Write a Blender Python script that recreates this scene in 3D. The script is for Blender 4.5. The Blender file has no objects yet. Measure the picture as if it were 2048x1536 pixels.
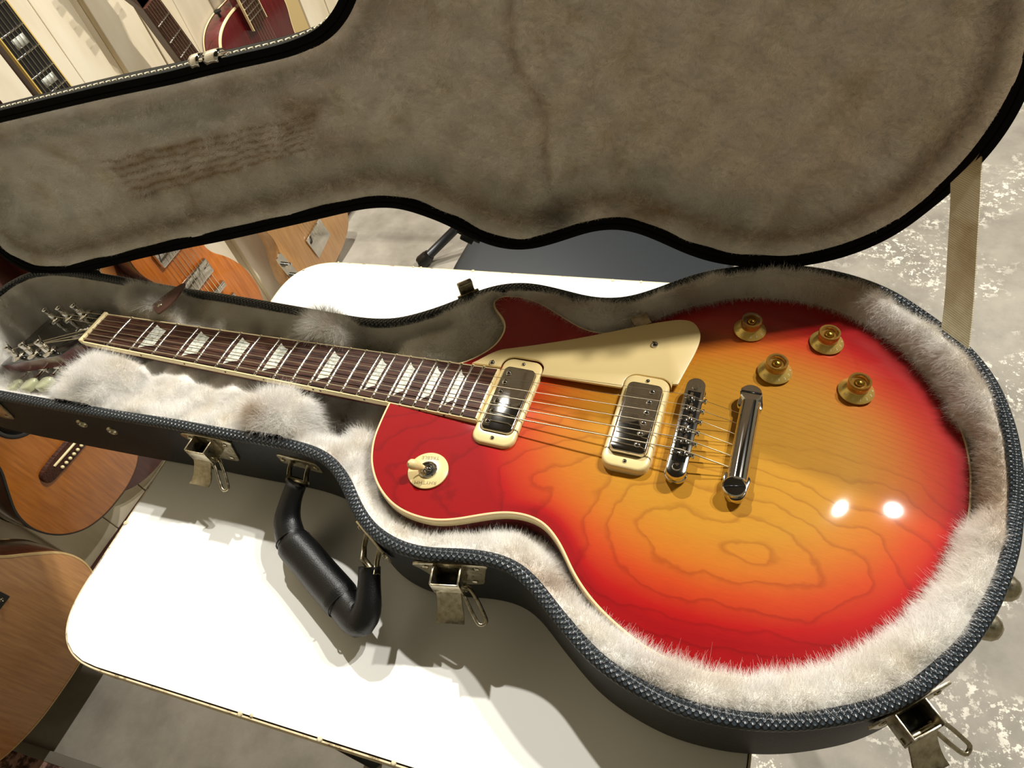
import bpy, bmesh, math, random
import numpy as np
from mathutils import Matrix, Vector
from mathutils.geometry import delaunay_2d_cdt

random.seed(7); RNG = np.random.default_rng(7)
SC = bpy.context.scene
COL = SC.collection
S = 0.001                      # all builder coordinates are millimetres

# ------------------------------------------------------------------ camera
CAM = np.array([677.8, -301.3, 457.3])
RC = np.array([[0.9281, 0.32809, -0.17603], [0.15843, -0.77584, -0.61071], [-0.33694, 0.53892, -0.77204]])
cd = bpy.data.cameras.new('camera'); cam = bpy.data.objects.new('camera', cd); COL.objects.link(cam)
cd.sensor_width = 36.0; cd.lens = 1380.0 * 36.0 / 2048.0; cd.clip_start = 0.01; cd.clip_end = 50
cam.matrix_world = Matrix(((RC[0][0], -RC[1][0], -RC[2][0], CAM[0]*S), (RC[0][1], -RC[1][1], -RC[2][1], CAM[1]*S),
                           (RC[0][2], -RC[1][2], -RC[2][2], CAM[2]*S), (0, 0, 0, 1)))
SC.camera = cam
# ------------------------------------------------------------------ world and lamps
w = bpy.data.worlds.new('room_air'); SC.world = w; w.use_nodes = True
w.node_tree.nodes['Background'].inputs[0].default_value = (1.0, 0.88, 0.59, 1)
w.node_tree.nodes['Background'].inputs[1].default_value = 0.205
SC.view_settings.view_transform = 'Standard'; SC.view_settings.look = 'None'
SC.view_settings.exposure = 0.0; SC.view_settings.gamma = 1.0; SC.view_settings.use_curve_mapping = False
def lamp(name, loc, target, power, radius, cone=110, blend=.4):
    l = bpy.data.lights.new(name, 'SPOT'); l.energy = power; l.shadow_soft_size = radius; l.color = (1.0, 0.97, 0.905); l.spot_size = math.radians(cone); l.spot_blend = blend
    o = bpy.data.objects.new(name, l); COL.objects.link(o); o.location = [c*S for c in loc]
    o.rotation_euler = (Vector(target) - Vector(loc)).to_track_quat('-Z', 'Y').to_euler()
LH = 1900.0
for nm, d, p in (('ceiling_spot_a', (-0.50, 0.625), 180), ('ceiling_spot_b', (0.40, 0.55), 150), ('ceiling_spot_c', (0.57, 0.60), 122)):
    lamp(nm, (700 + d[0]*LH, 60 + d[1]*LH, LH), (600, 300, -300), p, 0.026)
lamp('wall_fill_spot', (-150, 700, LH), (-620, 820, -300), 150, 0.03, 44, .6)  # added fill spot, narrow cone that brightens the left wall

# ------------------------------------------------------------------ helpers
ORG = {}                       # object name -> origin (mm) of the frame its vertices live in
def _link(o, parent):
    COL.objects.link(o)
    if parent is not None: o.parent = parent
def root(name, loc, rot=None, label=None, cat=None, group=None):
    o = bpy.data.objects.new(name, None); COL.objects.link(o); o.empty_display_size = 0.05
    M = Matrix.Identity(4) if rot is None else Matrix([list(r) for r in rot]).to_4x4()
    wl = np.array(loc, float)
    M.translation = Vector(wl*S); o.matrix_world = M
    ORG[o.name] = wl
    tag(o, label, cat, group); return o
def tag(o, label=None, cat=None, group=None, kind=None):
    if label: o['label'] = label
    if cat: o['category'] = cat
    if group: o['group'] = group
    if kind: o['kind'] = kind
    return o
def obj(name, VF, mat, parent=None, smooth=True, org=None, angle=None):
    V, F = VF
    V = np.asarray(V, float)
    if org is None: org = ORG[parent.name] if parent is not None else np.zeros(3)
    org = np.asarray(org, float)
    me = bpy.data.meshes.new(name)
    me.from_pydata(((V - org)*S).tolist(), [], [list(map(int, f)) for f in F]); me.update()
    if smooth:
        me.polygons.foreach_set('use_smooth', [True]*len(me.polygons))
        if angle is not None: me.set_sharp_from_angle(angle=math.radians(angle))
    if mat is not None: me.materials.append(mat)
    o = bpy.data.objects.new(name, me); _link(o, parent); ORG[o.name] = org
    if parent is None: o.location = org*S
    return o
def dup(o, parent, dloc=None, rotz=None):
    c = o.copy(); COL.objects.link(c); c.parent = parent; ORG[c.name] = ORG[o.name]
    return c
def bm_vf(bm):
    bm.verts.ensure_lookup_table(); bm.verts.index_update()
    V = np.array([v.co[:] for v in bm.verts]); F = [[v.index for v in f.verts] for f in bm.faces]
    bm.free(); return V, F
def box(sx, sy, sz, bev=0.0, seg=2, c=(0, 0, 0)):
    bm = bmesh.new(); bmesh.ops.create_cube(bm, size=1.0)
    for v in bm.verts: v.co = Vector((v.co.x*sx, v.co.y*sy, v.co.z*sz))
    if bev > 0: bmesh.ops.bevel(bm, geom=bm.edges[:], offset=bev, segments=seg, profile=0.5, affect='EDGES')
    V, F = bm_vf(bm); return V + np.array(c), F
def prism(out, z0, z1, bev=0.0, seg=2, bottom=False):
    bm = bmesh.new(); vs = [bm.verts.new((p[0], p[1], z1)) for p in out]
    f = bm.faces.new(vs); bm.normal_update()
    if f.normal.z < 0: f.normal_flip()
    r = bmesh.ops.extrude_face_region(bm, geom=[f])
    for v in r['geom']:
        if isinstance(v, bmesh.types.BMVert): v.co.z = z0
    bmesh.ops.recalc_face_normals(bm, faces=bm.faces[:])
    if bev > 0:
        es = [e for e in bm.edges if abs(e.verts[0].co.z - z1) < 1e-6 and abs(e.verts[1].co.z - z1) < 1e-6 or (bottom and abs(e.verts[0].co.z - z0) < 1e-6 and abs(e.verts[1].co.z - z0) < 1e-6)]
        bmesh.ops.bevel(bm, geom=es, offset=bev, segments=seg, profile=0.5, affect='EDGES')
    return bm_vf(bm)
def lathe(prof, n=32, c=(0, 0, 0)):
    V = []; F = []; k = len(prof)
    for i in range(n):
        a = 2*math.pi*i/n
        for r, z in prof: V.append((c[0] + r*math.cos(a), c[1] + r*math.sin(a), c[2] + z))
    for i in range(n):
        j = (i+1) % n
        for q in range(k-1): F.append((i*k+q, j*k+q, j*k+q+1, i*k+q+1))
    if prof[0][0] > 1e-6: F.append([i*k for i in range(n)][::-1])
    if prof[-1][0] > 1e-6: F.append([i*k+k-1 for i in range(n)])
    return np.array(V), F
def tube(pts, r, n=8, closed=False, flat=1.0, up=None, cap=True):
    P = np.array(pts, float); m = len(P)
    r = np.full(m, r, float) if np.isscalar(r) else np.array(r, float)
    T = np.roll(P, -1, 0) - np.roll(P, 1, 0) if closed else np.gradient(P, axis=0)
    T /= np.linalg.norm(T, axis=1)[:, None] + 1e-12
    u = np.array(up if up is not None else ([0, 0, 1.0] if abs(T[0][2]) < .9 else [1.0, 0, 0]))
    V = []; F = []
    for i in range(m):
        u = u - T[i]*(u @ T[i]); u /= np.linalg.norm(u) + 1e-12; v = np.cross(T[i], u)
        for q in range(n):
            a = 2*math.pi*q/n; V.append(P[i] + r[i]*(math.cos(a)*u*flat + math.sin(a)*v))
    for i in range(m if closed else m-1):
        j = (i+1) % m
        for q in range(n):
            p = (q+1) % n; F.append((i*n+q, j*n+q, j*n+p, i*n+p)[::-1])
    if not closed and cap: F.append([q for q in range(n)]); F.append([(m-1)*n+q for q in range(n)][::-1])
    return np.array(V), F
def join(*parts):
    V = []; F = []; o = 0
    for v, f in parts:
        V.append(np.asarray(v, float)); F += [[i+o for i in q] for q in f]; o += len(v)
    return np.concatenate(V), F
def tf(VF, R=None, t=(0, 0, 0)):
    V = np.asarray(VF[0], float)
    if R is not None: V = V @ np.asarray(R, float).T
    return V + np.array(t, float), VF[1]
def rotz(a): c, s = math.cos(a), math.sin(a); return np.array([[c, -s, 0], [s, c, 0], [0, 0, 1.0]])
def roty(a): c, s = math.cos(a), math.sin(a); return np.array([[c, 0, s], [0, 1.0, 0], [-s, 0, c]])
def rotx(a): c, s = math.cos(a), math.sin(a); return np.array([[1.0, 0, 0], [0, c, -s], [0, s, c]])
def fmap(VF, fn): return np.array([fn(p) for p in VF[0]]), VF[1]
def cr(pts, n, closed=True, smooth=0):
    """Catmull-Rom through pts, resampled to n points of equal arc length."""
    P = np.array(pts, float); m = len(P); out = []
    rng = range(m) if closed else range(m-1)
    for i in rng:
        if closed: a, b, c, d = P[(i-1) % m], P[i], P[(i+1) % m], P[(i+2) % m]
        else: a, b, c, d = P[max(i-1, 0)], P[i], P[i+1], P[min(i+2, m-1)]
        for t in np.linspace(0, 1, 12, endpoint=False):
            out.append(.5*((2*b) + (c-a)*t + (2*a-5*b+4*c-d)*t*t + (-a+3*b-3*c+d)*t**3))
    if not closed: out.append(P[-1])
    Q = np.array(out)
    if closed: Q = np.vstack([Q, Q[:1]])
    L = np.concatenate([[0], np.cumsum(np.linalg.norm(np.diff(Q, axis=0), axis=1))])
    t = np.linspace(0, L[-1], n+1)[:-1] if closed else np.linspace(0, L[-1], n)
    Q = np.stack([np.interp(t, L, Q[:, k]) for k in range(P.shape[1])], 1)
    for _ in range(smooth):
        Q = (np.roll(Q, 1, 0) + 2*Q + np.roll(Q, -1, 0))/4
    return Q
def resamp(Q, n, smooth=0):
    Q = np.vstack([Q, Q[:1]]); L = np.concatenate([[0], np.cumsum(np.linalg.norm(np.diff(Q, axis=0), axis=1))]); t = np.linspace(0, L[-1], n+1)[:-1]
    Q = np.stack([np.interp(t, L, Q[:, k]) for k in range(2)], 1)
    for _ in range(smooth): Q = (np.roll(Q, 1, 0) + 2*Q + np.roll(Q, -1, 0))/4
    return Q
def inward(Q):
    T = np.roll(Q, -1, 0) - np.roll(Q, 1, 0); T /= np.linalg.norm(T, axis=1)[:, None]
    N = np.stack([-T[:, 1], T[:, 0]], 1)
    A = 0.5*np.sum(Q[:, 0]*np.roll(Q[:, 1], -1) - np.roll(Q[:, 0], -1)*Q[:, 1])
    return N if A > 0 else -N
def loop_sweep(Q, prof, closed_prof=False):
    """sweep a profile [(inward offset, z)] round the closed loop Q"""
    N = inward(Q); m = len(Q); k = len(prof); V = []
    for o, z in prof: V.append(np.column_stack([Q + N*o, np.full(m, z)]))
    V = np.concatenate(V); F = []
    A = 0.5*np.sum(Q[:, 0]*np.roll(Q[:, 1], -1) - np.roll(Q[:, 0], -1)*Q[:, 1])
    for q in range(k if closed_prof else k-1):
        p = (q+1) % k
        for i in range(m):
            j = (i+1) % m; f = (q*m+i, q*m+j, p*m+j, p*m+i)
            F.append(f if A < 0 else f[::-1])
    return V, F
def dist_poly(X, Q):
    """distance of points X (n,2) to closed polyline Q, and inside flags"""
    A = Q; B = np.roll(Q, -1, 0); d = np.full(len(X), 1e9); ins = np.zeros(len(X), bool)
    for a, b in zip(A, B):
        e = b-a; t = np.clip(((X-a) @ e)/(e @ e), 0, 1); d = np.minimum(d, np.hypot(*(X - a - t[:, None]*e).T))
        c = ((a[1] > X[:, 1]) != (b[1] > X[:, 1]))
        if c.any():
            with np.errstate(divide='ignore', invalid='ignore'):
                ins ^= c & (X[:, 0] < (b[0]-a[0])*(X[:, 1]-a[1])/(b[1]-a[1]+1e-12) + a[0])
    return d, ins
def fill(Q, step, jit=0.0, keep=None):
    """triangulate the inside of loop Q with inner points on a staggered grid"""
    x0, y0 = Q.min(0); x1, y1 = Q.max(0); g = []
    for r, y in enumerate(np.arange(y0, y1, step*.87)):
        xs = np.arange(x0 + (step/2 if r % 2 else 0), x1, step); g.append(np.column_stack([xs, np.full(len(xs), y)]))
    G = np.concatenate(g); d, ins = dist_poly(G, Q); G = G[ins & (d > step*.45)]
    P = np.concatenate([Q, G]); n = len(Q)
    r = delaunay_2d_cdt([Vector(p) for p in P], [], [list(range(n))], 1, 1e-5)
    return np.array([v[:] for v in r[0]]), [list(f) for f in r[2]]
def sstep(a, b, x): t = np.clip((x-a)/(b-a), 0, 1); return t*t*(3-2*t)

# ------------------------------------------------------------------ materials
def srgb(r, g, b):
    f = lambda c: (c/255/12.92) if c/255 <= .04045 else ((c/255+.055)/1.055)**2.4
    return (f(r), f(g), f(b), 1)
def mat(name, col=(.5, .5, .5, 1), rough=.5, metal=0.0, spec=.5, coat=0.0, coatr=.05, **kw):
    m = bpy.data.materials.new(name); m.use_nodes = True
    b = m.node_tree.nodes['Principled BSDF']
    b.inputs['Base Color'].default_value = col; b.inputs['Roughness'].default_value = rough
    b.inputs['Metallic'].default_value = metal; b.inputs['Specular IOR Level'].default_value = spec
    b.inputs['Coat Weight'].default_value = coat; b.inputs['Coat Roughness'].default_value = coatr
    for k, v in kw.items(): b.inputs[k.replace('_', ' ')].default_value = v
    return m
class NT:
    """small node-tree helper"""
    def __init__(s, m): s.m = m; s.t = m.node_tree; s.b = s.t.nodes['Principled BSDF']
    def n(s, typ, **kw):
        x = s.t.nodes.new(typ)
        for k, v in kw.items(): setattr(x, k, v)
        return x
    def l(s, a, b): s.t.links.new(a, b)
    def coord(s, kind='Object', scale=(1, 1, 1), loc=(0, 0, 0), rot=(0, 0, 0)):
        tc = s.n('ShaderNodeTexCoord'); mp = s.n('ShaderNodeMapping')
        mp.inputs['Scale'].default_value = scale; mp.inputs['Location'].default_value = loc; mp.inputs['Rotation'].default_value = rot
        s.l(tc.outputs[kind], mp.inputs['Vector']); return mp.outputs['Vector']
    def noise(s, v, scale, detail=3, rough=.55, dist=0.0):
        x = s.n('ShaderNodeTexNoise'); x.inputs['Scale'].default_value = scale; x.inputs['Detail'].default_value = detail
        x.inputs['Roughness'].default_value = rough; x.inputs['Distortion'].default_value = dist
        if v is not None: s.l(v, x.inputs['Vector'])
        return x.outputs['Fac']
    def ramp(s, fac, stops, interp='LINEAR'):
        x = s.n('ShaderNodeValToRGB'); r = x.color_ramp; r.interpolation = interp
        while len(r.elements) < len(stops): r.elements.new(.5)
        for e, (p, c) in zip(r.elements, stops): e.position = p; e.color = c if len(c) == 4 else (*c, 1)
        s.l(fac, x.inputs['Fac']); return x.outputs['Color']
    def math(s, op, a, b=None, c=None, clamp=False):
        x = s.n('ShaderNodeMath', operation=op, use_clamp=clamp)
        for i, v in enumerate((a, b, c)):
            if v is None: continue
            if isinstance(v, (int, float)): x.inputs[i].default_value = v
            else: s.l(v, x.inputs[i])
        return x.outputs[0]
    def mix(s, fac, a, b, blend='MIX'):
        x = s.n('ShaderNodeMix', data_type='RGBA', blend_type=blend)
        for i, v in ((0, fac), (6, a), (7, b)):
            if isinstance(v, (int, float)): x.inputs[i].default_value = v
            elif isinstance(v, tuple): x.inputs[i].default_value = v
            else: s.l(v, x.inputs[i])
        return x.outputs[2]
    def base(s, c): s.l(c, s.b.inputs['Base Color'])
    def bump(s, h, strength=.3, dist=.001):
        x = s.n('ShaderNodeBump'); x.inputs['Strength'].default_value = strength; x.inputs['Distance'].default_value = dist
        s.l(h, x.inputs['Height']); s.l(x.outputs['Normal'], s.b.inputs['Normal']); return x
def bw(v): return (v, v, v, 1)
G = lambda *p: srgb(*p)

M = {}
M['chrome'] = mat('chrome', G(215, 212, 205), .06, 1.0)
M['nickel'] = mat('worn_nickel', G(176, 166, 140), .30, 1.0)
_n = NT(M['nickel']); _f = _n.noise(_n.coord(), 260, 4); _n.base(_n.ramp(_f, [(.25, G(158, 146, 116)), (.55, G(188, 179, 156)), (.8, G(208, 200, 178))]))
_n.l(_n.math('MULTIPLY_ADD', _f, .35, .14), _n.b.inputs['Roughness'])
M['steel'] = mat('fret_steel', G(220, 216, 205), .16, 1.0)
M['string'] = mat('string_steel', G(196, 184, 158), .36, 1.0)
M['cream'] = mat('cream_plastic', G(232, 208, 148), .28, 0, .5, coat=.3)
M['binding'] = mat('cream_binding', G(240, 220, 168), .3, 0, .5, coat=.4)
M['black'] = mat('black_plastic', G(18, 17, 16), .3)
M['ebony'] = mat('black_lacquer', G(16, 18, 16), .12, 0, .5, coat=.6)
M['cherry'] = mat('cherry_mahogany', G(92, 20, 22), .3, 0, .5, coat=1.0)
_n = NT(M['cherry']); _f = _n.noise(_n.coord(scale=(3, 60, 60)), 8, 4); _n.base(_n.ramp(_f, [(.3, G(70, 10, 14)), (.7, G(112, 24, 26))]))
M['rosewood'] = mat('rosewood', G(60, 36, 28), .5, 0, .2)
_n = NT(M['rosewood']); _v = _n.coord(scale=(6, 190, 190)); _f = _n.noise(_v, 3.2, 5, .65, .5); _n.base(_n.ramp(_f, [(.30, G(30, 17, 14)), (.47, G(58, 34, 26)), (.62, G(88, 54, 38)), (.8, G(52, 30, 24))]))
_n.bump(_f, .25, .0006)
M['pearl'] = mat('pearl_inlay', G(205, 205, 192), .22, 0, .6, coat=.4)
_n = NT(M['pearl']); _f = _n.noise(_n.coord(scale=(1, 1, 1)), 95, 4, .6, 2.5); _n.base(_n.ramp(_f, [(.3, G(150, 155, 142)), (.45, G(196, 198, 184)), (.6, G(232, 232, 220)), (.75, G(176, 180, 168))]))
M['gold'] = mat('gold_skirt', G(222, 192, 104), .3, .6)
M['amber'] = mat('amber_acrylic', G(206, 160, 74), .04, 0, .6, coat=1.0, Transmission_Weight=.72, IOR=1.49)
M['gold_dome'] = mat('gold_dome', G(190, 150, 62), .22, .95)
M['white_ink'] = mat('white_ink', G(235, 228, 200), .5)
M['dark_ink'] = mat('engraved_brown_lettering', G(120, 100, 60), .5)
M['leather'] = mat('black_leather', G(13, 14, 15), .38, 0, .45)
_n = NT(M['leather']); _f = _n.noise(_n.coord(), 900, 3); _n.bump(_f, .35, .0006)
M['tab'] = mat('brown_leather', G(92, 58, 46), .5)
M['tolex'] = mat('black_vinyl', G(20, 22, 23), .5, 0, .3)
_n = NT(M['tolex']); _f = _n.noise(_n.coord(scale=(1, 1, 1)), 620, 2, .5, 1.0); _n.bump(_f, .5, .0008)
M['felt'] = mat('black_velvet_edge', G(13, 14, 13), .9, 0, .1)
M['canvas'] = mat('cream_strap_webbing', G(226, 216, 184), .75, 0, .2)
_n = NT(M['canvas']); _v = _n.coord('Object')
_w = _n.n('ShaderNodeTexWave', wave_type='BANDS', bands_direction='Z'); _w.inputs['Scale'].default_value = 260; _n.l(_v, _w.inputs['Vector']); _n.bump(_w.outputs['Fac'], .4, .0006)
_f = _n.noise(_n.coord(scale=(1, 1, 1)), 30, 4); _n.base(_n.ramp(_f, [(.35, G(196, 180, 142)), (.55, G(228, 219, 190))]))
M['thread'] = mat('cream_thread', G(232, 222, 190), .7)
M['table'] = mat('white_laminate', G(250, 249, 243), .35, 0, .4)
M['edge'] = mat('worn_edge_band', G(205, 182, 136), .6)
_n = NT(M['edge']); _f = _n.noise(_n.coord(), 70, 5, .7); _n.base(_n.ramp(_f, [(.34, G(120, 96, 66)), (.46, G(220, 204, 164)), (.8, G(238, 228, 200))]))
M['dark_metal'] = mat('black_tube', G(26, 27, 28), .35, .2)
M['vinyl'] = mat('charcoal_vinyl', G(34, 38, 41), .42, 0, .4)
M['lid_leather'] = mat('stitched_black_vinyl', G(19, 21, 20), .6, 0, .12)
_n = NT(M['lid_leather']); _f = _n.noise(_n.coord(scale=(1, 2.5, 1)), 500, 2); _n.bump(_f, .4, .0006)
M['gap'] = mat('dark_edge_gap', G(30, 24, 18), .8)
# ================================================================== main guitar geometry
O3 = np.array([471.0, 0, 0]); TH = math.radians(4.2)
MBW = np.array([[0.99844, 0.0003, 0.05583], [-0.00128, 0.99985, 0.01741], [-0.05581, -0.01745, 0.99829]])
B2W = lambda X: (np.asarray(X, float) - O3) @ MBW.T + O3
_Q0 = np.array([471.0, 0, -8.0]); _RY = np.array([[math.cos(TH), 0, -math.sin(TH)], [0, 1, 0], [math.sin(TH), 0, math.cos(TH)]])
F2B = lambda X: (np.asarray(X, float) - _Q0) @ _RY.T + O3      # fretboard frame -> body frame
BODY = [(379.5, 0), (379.6, -20), (379.9, -34.8), (381.2, -50.1), (382.9, -63.1), (387.1, -75.9), (392.1, -86.3), (400.2, -97.2), (409, -105.7), (419.4, -112.8), (430.2, -117.6), (442.6, -120.2), (455.2, -120.5), (466.7, -119), (480.8, -113.9), (494.1, -107.2), (507.7, -100.9), (518.4, -97.7), (529.7, -96.6), (541.8, -98.5), (551.2, -103.9), (561.2, -112.8), (575.5, -129.5), (588.9, -141.5), (603.7, -151.2), (620, -159.3), (632.9, -164.3), (650.6, -168.3), (664, -169.4), (680, -168.6), (697, -165.5), (714, -160), (736, -149), (760, -131.5), (782, -109), (800, -83), (814, -55), (823.5, -24), (827.6, 10), (826.5, 42), (819, 74), (805.5, 104), (786, 130), (762, 151.5), (737, 165), (717.6, 171), (699.1, 173), (676.9, 172.2), (654.5, 168), (636.1, 161.8), (621.5, 154), (605.4, 144.3), (586.4, 129.6), (573, 116.5), (556, 102), (537.1, 94.6), (525.6, 94.6), (515.8, 97.1), (499.3, 104.6), (481.4, 113.5), (467.5, 118.8), (452.1, 121.2), (438.7, 120.3), (429.5, 116.3), (426.1, 110), (428, 103.2), (434.1, 97), (443, 89.3), (448.2, 81), (449.3, 70.6), (446.8, 57.9), (439.5, 45.7), (428, 33.5), (412, 24), (395, 16), (383, 8)]
BQ = cr(BODY, 420, True, 4)
OB = np.array([650.0, 0, -50.0])
gt = root('electric_guitar', B2W(OB), MBW, 'cherry sunburst single-cutaway electric guitar lying in the open fur-lined case', 'guitar')
ORG[gt.name] = OB
RIMZ = -1.0
def plateau(x): return np.interp(x, [380, 471, 560, 630, 700, 830], [-.5, .6, 3.8, 6.2, 6.4, 5.0])
def top_h(X, d=None):
    X = np.atleast_2d(np.asarray(X, float))
    if d is None: d, _ = dist_poly(X, BQ)
    s = np.clip(d/105.0, 0, 1); s = np.sin(s*math.pi/2)**1.15
    return RIMZ + (plateau(X[:, 0]) - RIMZ)*s
M['burst'] = mat('cherry_sunburst_maple', G(200, 120, 30), .5, 0, .08, coat=1.0, coatr=.03)
def burst_nodes():
    n = NT(M['burst']); v = n.coord(); sx = n.n('ShaderNodeSeparateXYZ'); n.l(v, sx.inputs[0]); x, y = sx.outputs[0], sx.outputs[1]
    ex = n.math('DIVIDE', n.math('SUBTRACT', x, .016), n.math('MULTIPLY_ADD', n.math('LESS_THAN', x, .016), .036, .168)); ey = n.math('DIVIDE', y, .148)
    r = n.math('SQRT', n.math('ADD', n.math('MULTIPLY', ex, ex), n.math('MULTIPLY', ey, ey)))
    at = n.n('ShaderNodeAttribute', attribute_name='edge')
    e = n.math('SUBTRACT', 1.10, n.math('DIVIDE', at.outputs['Fac'], 62))
    t = n.math('SMOOTH_MAX', r, e, .12)
    t = n.math('ADD', t, n.math('MULTIPLY', n.math('SUBTRACT', n.noise(v, 9, 3), .5), .10))
    col = n.ramp(t, [(.0, G(184, 134, 36)), (.50, G(187, 129, 32)), (.66, G(192, 108, 27)), (.80, G(190, 66, 21)), (.93, G(172, 17, 13)), (1.0, G(150, 6, 11))])
    # growth-ring figure: nested cathedral lines on the bass side, straight grain on the treble side
    nz = n.noise(n.coord(scale=(.75, 1, 1)), 13, 2, .45); nz2 = n.noise(n.coord(scale=(14, 45, 10)), 1.0, 3, .5)
    fx = n.math('MULTIPLY', n.math('SUBTRACT', x, .035), .42); fy = n.math('ADD', y, .085)
    ring = n.math('SQRT', n.math('ADD', n.math('MULTIPLY', fx, fx), n.math('MULTIPLY', fy, fy)))
    ring = n.math('ADD', ring, n.math('MULTIPLY', n.math('SUBTRACT', nz, .5), .062))
    ring = n.math('ADD', ring, n.math('MULTIPLY', n.math('SUBTRACT', n.noise(v, 60, 2), .5), .008))
    fr = n.math('FRACT', n.math('DIVIDE', ring, .0135))
    line = n.ramp(fr, [(.0, bw(1)), (.05, bw(.75)), (.16, bw(.12)), (.5, bw(0)), (.93, bw(0)), (1.0, bw(.85))])
    g2 = n.math('ADD', y, n.math('MULTIPLY', nz2, .009)); g2 = n.math('ADD', g2, n.math('MULTIPLY', x, .16))
    fr2 = n.math('FRACT', n.math('DIVIDE', g2, .0048)); line2 = n.ramp(fr2, [(.0, bw(.5)), (.14, bw(.15)), (.3, bw(0)), (.85, bw(0)), (1, bw(.5))])
    tm = n.n('ShaderNodeMapRange'); tm.inputs[1].default_value = -.02; tm.inputs[2].default_value = .03; n.l(y, tm.inputs[0])
    ln = n.mix(tm.outputs[0], line, line2)
    fine = n.noise(n.coord(scale=(30, 320, 30)), 4, 3, .6)
    col = n.mix(n.math('MULTIPLY', ln, .34), col, (.30, .07, .012, 1), 'MULTIPLY')
    col = n.mix(.16, col, n.ramp(fine, [(.3, bw(.55)), (.7, bw(1.15))]), 'MULTIPLY')
    n.base(col)
burst_nodes()
P2, T2 = fill(BQ, 5.0)
d2, _ = dist_poly(P2, BQ)
bt = obj('body_top', (np.column_stack([P2, top_h(P2, d2)]), T2), M['burst'], gt)
at = bt.data.attributes.new('edge', 'FLOAT', 'POINT'); at.data.foreach_set('value', d2.astype(np.float32))
obj('top_binding', loop_sweep(BQ, [(1.7, RIMZ+.25), (.25, RIMZ+.12), (-.15, RIMZ-.3), (-.15, RIMZ-8.5), (.1, RIMZ-8.8)]), M['binding'], gt, True, angle=50)
sv, sf = loop_sweep(BQ, [(0, RIMZ-8.5), (0, RIMZ-46), (1.2, RIMZ-49), (4, RIMZ-50.2)])
nB = len(BQ); sf = sf + [list(range(3*nB, 4*nB))]
obj('body_back', (sv, sf), M['cherry'], gt, True, angle=50)

# ---- neck, fretboard (fretboard frame F, mm from the nut)
SCALE = 625.0; fret_x = lambda k: SCALE*(1 - 2**(-k/12))
FBE = 462.5
fbw = lambda x: 43.2 + (57.0 - 43.2)*x/fret_x(22)
camber = lambda y: -(y*y)/(2*305.0)
def grid_strip(xs, ys_fn, z_fn, m):
    V = []; F = []
    for x in xs:
        for t in np.linspace(-1, 1, m): y = ys_fn(x)*t; V.append((x, y, z_fn(x, y)))
    for i in range(len(xs)-1):
        for j in range(m-1): a = i*m+j; F.append((a, a+m, a+m+1, a+1))
    return np.array(V), F
def Fo(name, VF, m, parent, **kw): return obj(name, (F2B(VF[0]), VF[1]), m, parent, **kw)
xs = np.linspace(0, FBE, 60); mm = 13
BT = 1.7
hw = lambda x: fbw(x)/2 - BT
tv, tfc = grid_strip(xs, hw, lambda x, y: -1 + camber(y), mm)
bv = tv.copy(); bv[:, 2] = -7.0
nn = len(tv); fcs = list(tfc) + [(a+nn, b+nn, c+nn, d+nn)[::-1] for a, b, c, d in tfc]
fb = Fo('fretboard', (np.concatenate([tv, bv]), fcs), M['rosewood'], gt, angle=40)
def fb_binding(s):
    V = []; F = []
    for x in np.linspace(-.2, FBE+1.4, 40):
        yi, yo = s*hw(x), s*(hw(x)+BT)
        V += [(x, yi, -1 + camber(yi)), (x, yo - s*.5, -1 + camber(yo)), (x, yo, -1.6 + camber(yo)), (x, yo, -7.2), (x, yi, -7.2)]
    m = 40
    for i in range(m-1):
        for q in range(4): a = i*5+q; F.append((a, a+5, a+6, a+1) if s > 0 else (a+1, a+6, a+5, a))
    F += [[4, 3, 2, 1, 0] if s > 0 else [0, 1, 2, 3, 4], [(m-1)*5+q for q in (range(5) if s > 0 else range(4, -1, -1))]]
    return np.array(V), F
bs = Fo('fretboard_binding', fb_binding(-1), M['binding'], gt, angle=40); Fo('fretboard_binding', fb_binding(1), M['binding'], gt, angle=40)
ev = []
for y in np.linspace(-hw(FBE), hw(FBE), 13): ev += [(FBE, y, -1+camber(y)), (FBE+1.3, y, -1.05+camber(y)), (FBE+1.5, y, -1.6+camber(y)), (FBE+1.5, y, -7.2)]
Fo('end_binding', (np.array(ev), [(i*4+q, i*4+q+1, i*4+q+5, i*4+q+4) for i in range(12) for q in range(3)]), M['binding'], gt, angle=40)
for k in range(1, 23):
    x0 = fret_x(k); V = []; F = []; ys = np.linspace(-hw(x0)-.2, hw(x0)+.2, 15); a = np.linspace(0, math.pi, 6)
    for y in ys:
        for t in a: V.append((x0 + 1.25*math.cos(t), y, -1 + camber(y) + 1.05*math.sin(t)))
    for i in range(14):
        for q in range(5): b = i*6+q; F.append((b, b+1, b+7, b+6))
    F += [list(range(5, -1, -1)), [14*6+q for q in range(6)]]
    Fo('fret', (np.array(V), F), M['steel'], gt)
    for s in (-1, 1):          # binding nibs at the fret ends
        Fo('fret_nib', tf(box(2.2, 1.5, 1.3, .35), None, (x0, s*(hw(x0)+.75), -1.15 + camber(hw(x0)))), M['binding'], gt)
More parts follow.
